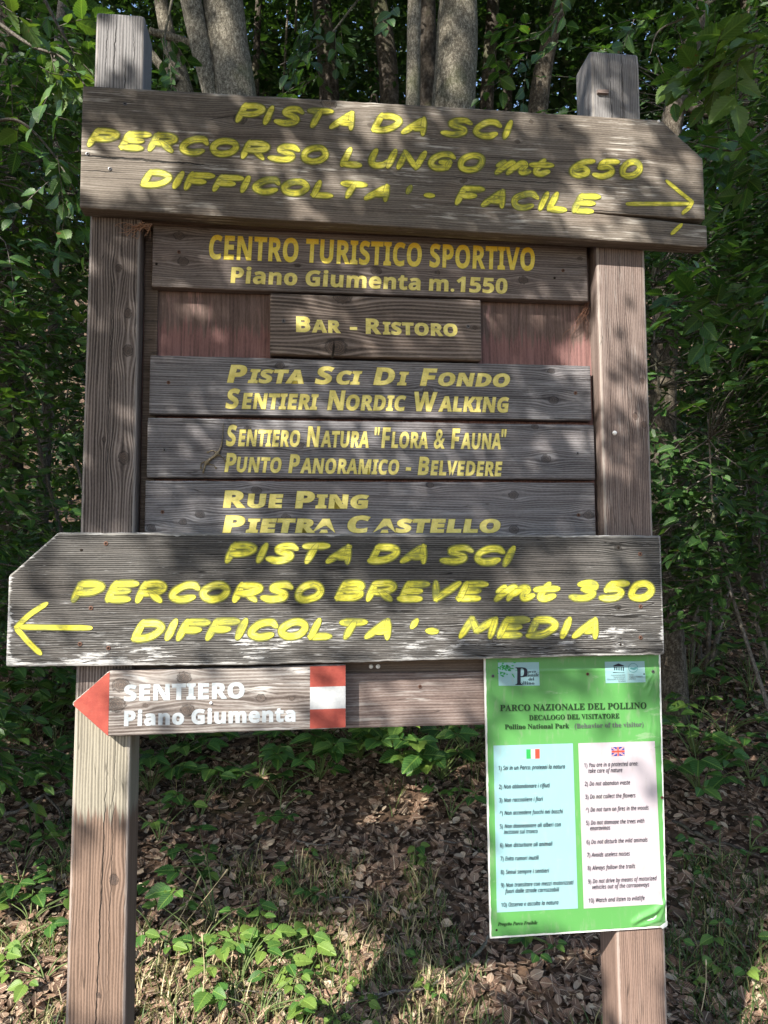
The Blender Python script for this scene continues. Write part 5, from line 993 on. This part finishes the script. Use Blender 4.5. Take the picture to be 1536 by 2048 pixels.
hanging('leafy branch below the sunlit one at the left edge', [(-60, 260), (30, 240), (100, 300), (150, 380)], 2.6, 9, .18, .055, .5, 82)
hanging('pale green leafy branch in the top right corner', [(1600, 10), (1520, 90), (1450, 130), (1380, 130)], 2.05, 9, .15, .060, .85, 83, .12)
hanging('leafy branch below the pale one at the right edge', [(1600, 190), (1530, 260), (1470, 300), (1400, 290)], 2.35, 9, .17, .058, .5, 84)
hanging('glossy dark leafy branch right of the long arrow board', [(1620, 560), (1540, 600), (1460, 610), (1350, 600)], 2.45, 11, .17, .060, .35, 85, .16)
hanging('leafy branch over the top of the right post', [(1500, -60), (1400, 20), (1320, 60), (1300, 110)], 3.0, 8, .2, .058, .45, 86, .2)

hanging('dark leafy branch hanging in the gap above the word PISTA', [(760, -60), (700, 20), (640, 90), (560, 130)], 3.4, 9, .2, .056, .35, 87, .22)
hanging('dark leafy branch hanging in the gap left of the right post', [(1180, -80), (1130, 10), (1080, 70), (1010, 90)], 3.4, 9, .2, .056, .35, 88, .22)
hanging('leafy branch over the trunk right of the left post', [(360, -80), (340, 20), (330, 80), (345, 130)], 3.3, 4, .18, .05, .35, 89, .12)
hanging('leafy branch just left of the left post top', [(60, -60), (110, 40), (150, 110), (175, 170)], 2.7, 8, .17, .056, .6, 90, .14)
# ---- trees
def trunk_pts(px_pts, dist, rpx):
    return [wp(x, y, dist) for x, y in px_pts], [r * dist / F for r in rpx]
def tree(label, pts, dist, rpx, crown, nsp, seed, mat='bark', limbs=(), group='beech trees of the wood', ls=.075):
    r_ = np.random.default_rng(seed); P, rad = trunk_pts(pts, dist, rpx); b0 = P[-1]; base = np.array([b0[0] + (b0[0] - P[-2][0]) * .6, b0[1], 0]); base[2] = float(gz(base[0], base[1])) - .1
    top = P[0] + (P[0] - P[1]) / max(1e-3, (P[0] - P[1])[2]) * 4.5 * (1 if (P[0] - P[1])[2] > 0 else 0) ; top = np.array([P[0][0] + (P[0] - P[1])[0] * 1.5, P[0][1] + .2, P[0][2] + 4.5])
    pp = np.array([top] + P + [base]); al = np.concatenate([[0], np.cumsum(np.linalg.norm(np.diff(pp, axis=0), axis=1))]); q_ = np.linspace(0, al[-1], 56); C = np.stack([np.interp(q_, al, pp[:, k]) for k in range(3)], 1); R_ = np.interp(q_, al, [rad[0] * .35] + rad + [rad[-1] * 1.35])
    for _ in range(3): C[1:-1] = (C[:-2] + 2 * C[1:-1] + C[2:]) / 4
    C = C + .02 * np.stack([np.sin(q_ * 2.1 + seed), np.sin(q_ * 1.7 + seed * 2), 0 * q_], 1); o = np.array([base[0], base[1], base[2] + .1])
    root = empty('beech_tree', o, label, 'tree', group); b = MB(); k_ = 16 if rad[0] > .06 else 9; b.tube(C - o, R_ * (1 + .015 * r_.normal(size=len(C))), k_, .012); b.build('trunk', mat if not isinstance(mat, str) else M[mat], root)
    for (lp_, lr) in limbs:
        c = catmull([wp(x, y, dist - .05) for x, y in lp_], 6); b = MB(); b.tube(np.array(c) - o, np.linspace(lr[0], lr[1], len(c)) * dist / F, 9, .04); b.build('limb', M[mat] if isinstance(mat, str) else mat, root)
    if nsp:
        cx_, cy_, cz_, rx, ry, rz = crown; u_ = nrmz(r_.normal(size=(nsp, 3))) * (r_.random((nsp, 1)) ** .5); Pc = np.array([cx_, cy_, cz_]) + u_ * [rx, ry, rz]; b = MB()
        for k in range(5):
            s_ = C[int(len(C) * .12 * (k % 3) + 2)]; e_ = Pc[r_.integers(nsp)]; c = catmull([s_, (s_ + e_) / 2 + [0, 0, .4], e_], 5); b2 = MB(); b2.tube(np.array(c) - o, np.linspace(max(.02, R_[0] * .4), .012, len(c)), 7); b2.build('limb', M['bark'], root)
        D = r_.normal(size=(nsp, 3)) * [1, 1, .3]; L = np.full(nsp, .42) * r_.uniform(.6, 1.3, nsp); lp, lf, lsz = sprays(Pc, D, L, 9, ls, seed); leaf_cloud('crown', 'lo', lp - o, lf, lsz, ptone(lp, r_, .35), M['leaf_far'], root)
    return root
tree('thick mottled beech trunk above the left half of the top board', [(440, -60), (452, 20), (478, 190), (490, 420)], 5.0, [38, 40, 43, 48], (-1.0, 5.6, 7.2, 2.4, 1.8, 1.6), 420, 101)
tree('second stem of the thick beech, leaning left beside it', [(374, -60), (390, 10), (406, 100), (424, 190), (440, 300)], 4.95, [20, 22, 20, 17, 16], (-1.9, 5.2, 7.0, 1.8, 1.6, 1.4), 260, 102)
tree('slender leaning beech left of the double trunk', [(312, -80), (326, 60), (346, 130), (376, 210)], 5.3, [13, 15, 18, 20], (-2.8, 5.8, 7.0, 2.0, 1.8, 1.5), 260, 103, limbs=[([(300, 62), (345, 75), (400, 95)], (7, 9)), ([(296, 100), (320, 130), (352, 165)], (9, 8))])
tree('straight mottled beech trunk above the word SCI', [(915, -60), (910, 60), (902, 200), (900, 420)], 5.2, [38, 40, 44, 48], (.9, 5.9, 7.2, 2.4, 1.8, 1.6), 420, 104)
tree('slim pale trunk just left of the straight trunk', [(824, -60), (821, 60), (826, 190), (828, 420)], 5.0, [13, 14, 14, 16], (.2, 5.4, 7.6, 1.6, 1.4, 1.3), 200, 105)
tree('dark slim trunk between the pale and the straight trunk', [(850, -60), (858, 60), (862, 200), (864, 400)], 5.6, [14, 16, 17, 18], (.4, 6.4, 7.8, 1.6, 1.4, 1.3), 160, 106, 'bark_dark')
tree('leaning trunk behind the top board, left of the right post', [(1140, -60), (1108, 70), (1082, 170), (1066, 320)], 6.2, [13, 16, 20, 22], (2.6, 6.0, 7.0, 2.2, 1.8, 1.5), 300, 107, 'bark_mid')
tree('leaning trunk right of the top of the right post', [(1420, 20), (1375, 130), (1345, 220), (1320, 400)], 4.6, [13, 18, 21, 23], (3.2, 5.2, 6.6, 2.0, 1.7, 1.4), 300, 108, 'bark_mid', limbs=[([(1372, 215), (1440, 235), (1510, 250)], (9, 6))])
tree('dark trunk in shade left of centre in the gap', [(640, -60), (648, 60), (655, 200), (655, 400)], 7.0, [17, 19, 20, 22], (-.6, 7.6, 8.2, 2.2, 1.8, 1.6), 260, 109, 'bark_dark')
tree('twisted dark trunk near the middle of the gap', [(745, -60), (760, 40), (775, 130), (780, 400)], 6.6, [14, 18, 20, 22], (.2, 7.4, 8.4, 2.0, 1.8, 1.6), 260, 110, 'bark_dark')
tree('thin dark trunk right of the straight trunk', [(985, -60), (980, 60), (975, 200), (975, 400)], 7.4, [12, 13, 14, 15], (1.6, 8.2, 8.6, 2.0, 1.8, 1.6), 220, 111, 'bark_dark')
tree('thin pole-like trunk far behind the right half of the gap', [(1030, -60), (1022, 60), (1018, 200), (1018, 400)], 9.0, [9, 10, 10, 11], (2.0, 9.6, 9.0, 2.0, 1.8, 1.6), 200, 112, 'bark_dark')
tree('thin stem far behind in the dark gap', [(520, -60), (518, 60), (512, 200), (510, 400)], 7.6, [6, 7, 8, 9], (-1.4, 8.6, 8.4, 1.8, 1.8, 1.6), 200, 113, 'bark_dark')
tree('slender trunk left of the left post top', [(140, -60), (130, 30), (122, 100), (112, 400)], 5.0, [9, 9, 8, 10], (-2.6, 5.4, 6.4, 1.6, 1.4, 1.3), 260, 114, 'twig')
tree('dark trunk at the left edge in the hedge', [(20, -60), (15, 300), (18, 600), (25, 1000)], 5.6, [16, 20, 22, 24], (-3.4, 6.2, 6.6, 2.0, 1.8, 1.6), 260, 115, 'bark_dark')
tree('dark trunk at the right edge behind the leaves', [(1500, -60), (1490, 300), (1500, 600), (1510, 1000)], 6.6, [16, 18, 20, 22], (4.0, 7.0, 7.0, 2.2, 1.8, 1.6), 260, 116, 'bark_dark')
for k in range(11):
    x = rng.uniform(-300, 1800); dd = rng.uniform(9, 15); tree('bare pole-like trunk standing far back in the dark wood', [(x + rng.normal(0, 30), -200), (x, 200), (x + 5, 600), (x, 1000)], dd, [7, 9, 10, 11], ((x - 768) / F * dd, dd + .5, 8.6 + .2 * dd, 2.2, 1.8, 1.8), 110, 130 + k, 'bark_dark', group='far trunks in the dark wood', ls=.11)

# ---- far wood: a mass of foliage nobody could count
r_ = np.random.default_rng(77); n = 14000; y = r_.uniform(8.0, 19, n); x = r_.uniform(-1, 1, n) * (.75 * y + 3); z = gz(x, y) + r_.random(n) ** 1.0 * (10 + .4 * y)
lp, lf, lsz = sprays(np.stack([x, y, z], 1), r_.normal(size=(n, 3)) * [1, 1, .3], np.full(n, .8), 8, .22, 78)
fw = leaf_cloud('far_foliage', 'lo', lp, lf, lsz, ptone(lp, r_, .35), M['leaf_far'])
# dense canopy overhead of the wood
n = 6000; y = r_.uniform(4.5, 18, n); x = r_.uniform(-1, 1, n) * 11; z = 7.6 + .25 * y + r_.normal(0, .5, n) + 1.2 * np.sin(x * .7) * np.sin(y * .6)
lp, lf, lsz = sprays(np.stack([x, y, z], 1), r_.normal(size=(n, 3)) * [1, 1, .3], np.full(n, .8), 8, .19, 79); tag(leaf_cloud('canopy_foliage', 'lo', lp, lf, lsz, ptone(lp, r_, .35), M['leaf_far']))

# ---- the big beech behind the viewer whose crown dapples the light
SPOTS = [(225, 85, 34, 40, 40, 1), (250, 130, 18, 36, 35, .8), (235, 400, 22, 58, 55, 1), (335, 385, 24, 50, 52, 1), (590, 400, 50, 30, 50, .7), (758, 258, 28, 60, 60, .9), (800, 330, 60, 34, 30, .6), (700, 430, 70, 20, 10, .7), (1010, 260, 26, 60, 50, .7), (870, 215, 20, 50, 50, .7),
    (1210, 285, 34, 95, 50, 1), (1290, 350, 28, 60, 60, .8), (1180, 460, 60, 16, 10, 1), (1390, 420, 20, 30, 0, .8), (1350, 330, 30, 30, 0, .4),
    (1245, 560, 50, 48, 0, 1), (1200, 680, 24, 70, 0, 1), (1275, 690, 24, 60, 20, .9), (1160, 670, 34, 50, 0, 1), (1265, 790, 34, 30, 0, .7), (1240, 1010, 40, 30, 0, .5), (1220, 900, 20, 50, 0, .6), (1200, 135, 22, 40, 0, .5),
    (560, 828, 90, 14, 5, .8), (800, 838, 120, 15, 5, .8), (410, 835, 60, 10, 0, .5), (1120, 872, 90, 16, 10, .6), (600, 790, 30, 30, 20, .5), (430, 500, 20, 12, 0, .7),
    (380, 1040, 110, 26, 15, .7), (640, 1050, 90, 22, 0, .6), (860, 985, 80, 14, 0, .5), (1000, 920, 60, 18, 20, .4),
    (200, 1190, 150, 70, 30, .9), (420, 1290, 300, 60, 0, 1), (520, 1140, 120, 40, 20, .6), (700, 1200, 80, 36, 0, .7), (850, 1290, 160, 36, 0, 1), (1180, 1190, 120, 46, 20, .9), (1240, 1280, 110, 40, 0, 1), (1000, 1230, 80, 40, 20, .7), (60, 1240, 70, 100, 0, .9),
    (330, 1400, 130, 80, 0, .9), (560, 1400, 110, 60, 0, .9), (160, 1400, 70, 80, 0, .9), (700, 1430, 20, 30, 0, .5), (830, 1395, 120, 50, 0, .9),
    (1150, 1460, 170, 60, 20, .9), (1100, 1620, 150, 120, 0, 1), (1250, 1700, 120, 130, 0, 1), (1060, 1790, 110, 90, 0, 1), (1300, 1560, 60, 90, 0, .9), (1020, 1350, 60, 40, 0, .6), (1240, 1360, 90, 30, 0, .5), (1150, 1850, 220, 40, 0, 1),
    (200, 1540, 80, 88, 0, 1), (200, 1860, 90, 190, 0, 1), (250, 1660, 40, 30, 0, .9), (1290, 1960, 90, 110, 0, 1)]
GSP = [(500, 1990, 430, 105, 0, 1), (60, 1960, 120, 120, 0, 1), (60, 1810, 90, 60, 0, .9), (900, 1950, 160, 50, 5, .8), (120, 1740, 40, 25, 0, .6), (1500, 1990, 90, 50, 0, .9), (1410, 2000, 60, 60, 0, .6), (700, 1770, 160, 22, 0, .45), (300, 1850, 60, 60, 0, .7), (470, 1900, 70, 50, 0, .9), (1480, 1650, 60, 22, 0, .5), (1440, 1450, 60, 10, 0, .6), (880, 1590, 50, 12, 0, .5), (300, 1690, 40, 40, 0, .6), (1500, 1460, 60, 14, 0, .7)]
def spotmask(px, py, spots):
    m_ = np.zeros(len(px))
    for cx_, cy_, rx, ry, an, st in spots:
        c_, s_ = math.cos(R(-an)), math.sin(R(-an)); dx = px - cx_; dy = py - cy_; a = dx * c_ + dy * s_; b_ = -dx * s_ + dy * c_
        m_ = np.maximum(m_, st * np.clip(2.0 - (np.hypot(a / (rx + 25), b_ / (ry + 25))) * 1.25, 0, 1))
    return m_
def crown_keep(T, r_):
    """T = where the sun ray through a leaf meets the sign's plane (X, Z); True where the leaf stays"""
    W_ = S0 + T[:, :1] * SX + T[:, 1:] * SZ; px, py, _ = proj(W_)
    onsign = ((px > 150) & (px < 1420) & (py > 165) & (py < 1480)) | ((px > 0) & (px < 1340) & (py > 1060) & (py < 1340)) | ((px > 965) & (px < 1340) & (py > 1300) & (py < 1885)) | ((px > 120) & (px < 300) & (py > 20)) | ((px > 1150) & (px < 1345) & (py > 100))
    lit = spotmask(px, py, SPOTS)
    nz = fbm(T[:, 0] * 7 + T[:, 1] * 4, T[:, 1] * 9, 31); lit = np.where((nz > .58) & (py > 500), np.maximum(lit, .45), lit); lit = np.where((nz > .50) & (py > 1080), np.maximum(lit, .6), lit)
    # rays that pass by the sign: follow them to the ground
    hit = W_.copy(); lo_ = np.zeros(len(T)); gnd = np.zeros(len(T), bool)
    for s_ in np.arange(.05, 7, .05):
        q_ = W_ - SUN * s_; below = (q_[:, 2] < gz(q_[:, 0], q_[:, 1])) & ~gnd; hit[below] = q_[below]; gnd |= below
    gx_, gy_, gd = proj(hit); gl = spotmask(gx_, gy_, GSP); nb = fbm(T[:, 0] * 2.5, T[:, 1] * 2.5, 33); fl_ = np.where(nb > .72, .8, 0) * (T[:, 1] > .9)
    lit2 = np.where(gnd, gl, 0); lit2 = np.maximum(lit2, fl_ * (gy_ < 1700))
    # one sunlit pocket at the upper left leaves
    pc = wp(120, 130, 2.45); s_ = ((S0 - pc) @ SN) / (SUN @ SN); pt_ = pc + SUN * s_; ptx, ptz = (pt_ - S0) @ SX, pt_[2]; dpk = np.hypot((T[:, 0] - ptx) / .42, (T[:, 1] - ptz) / .30); lit2 = np.maximum(lit2, np.clip(1.5 - dpk, 0, 1))
    L_ = np.where(onsign, lit, lit2); return r_.random(len(T)) > L_ * 1.05
r_ = np.random.default_rng(91)
tb = S0 + SUN * 5.2; bx, by = tb[0] - 3.4, tb[1] + 1.2; bz = float(gz(bx, by)); big = empty('beech_tree', (bx, by, bz), 'broad beech behind the viewer, its crown shading the sign', 'tree'); ob = np.array([bx, by, bz])
b = MB(); b.tube(np.array(catmull([ob - [0, 0, .2], ob + [.1, 0, 2.], ob + [0, .2, 4.5], ob + [-.3, .1, 8], ob + [-.2, 0, 12]], 6)) - ob, np.linspace(.30, .08, 25), 14, .02); b.build('trunk', M['bark'], big)
for k, (a, s_) in enumerate((((-2.5, 6.2), 5.6), ((2.5, 6.5), 5.8), ((0, 8.2), 6.2), ((-4.5, 4.2), 6.0), ((4.2, 5.6), 5.6))):
    e_ = S0 + a[0] * SX + a[1] * SZ + SUN * s_; st_ = ob + [0, .1, 4 + k * .8]; b = MB(); c = catmull([st_, (st_ + e_) / 2 + [0, 0, .6], e_], 6); b.tube(np.array(c) - ob, np.linspace(.09, .02, len(c)), 8); b.build('limb', M['bark'], big)
def crown_part(n, xr, zr, s0, s1, sz, hole=None):
    T = np.stack([r_.uniform(*xr, n), r_.uniform(*zr, n)], 1)
    if hole: T = T[~((T[:, 0] > hole[0]) & (T[:, 0] < hole[1]) & (T[:, 1] > hole[2]) & (T[:, 1] < hole[3]))]
    T = T[crown_keep(T, r_)]; n = len(T); P = S0 + T[:, :1] * SX + T[:, 1:] * SZ + SUN * np.where((T[:, 1] < 1.75)[:, None], np.maximum(r_.uniform(s0, s1, (n, 1)), r_.uniform(3.6, 4.5, (n, 1))), r_.uniform(s0, s1, (n, 1))); D = r_.normal(size=(n, 3)); Nn = SUN * 1.0 + .55 * r_.normal(size=(n, 3)); leaf_cloud('crown', 'lo', P - ob, frames(D, Nn), sz * r_.uniform(.8, 1.2, n), np.clip(.4 + .2 * r_.normal(size=n), 0, 1), M['leaf_far'], big)
crown_part(50000, (-2.9, 1.35), (.1, 1.75), 2.5, 3.4, .047); crown_part(62000, (-2.9, 1.35), (1.75, 3.3), 2.4, 3.2, .036)
crown_part(34000, (-8, 8.5), (-.2, 10.5), 4.6, 7.2, .17, (-2.8, 1.25, .2, 3.2))
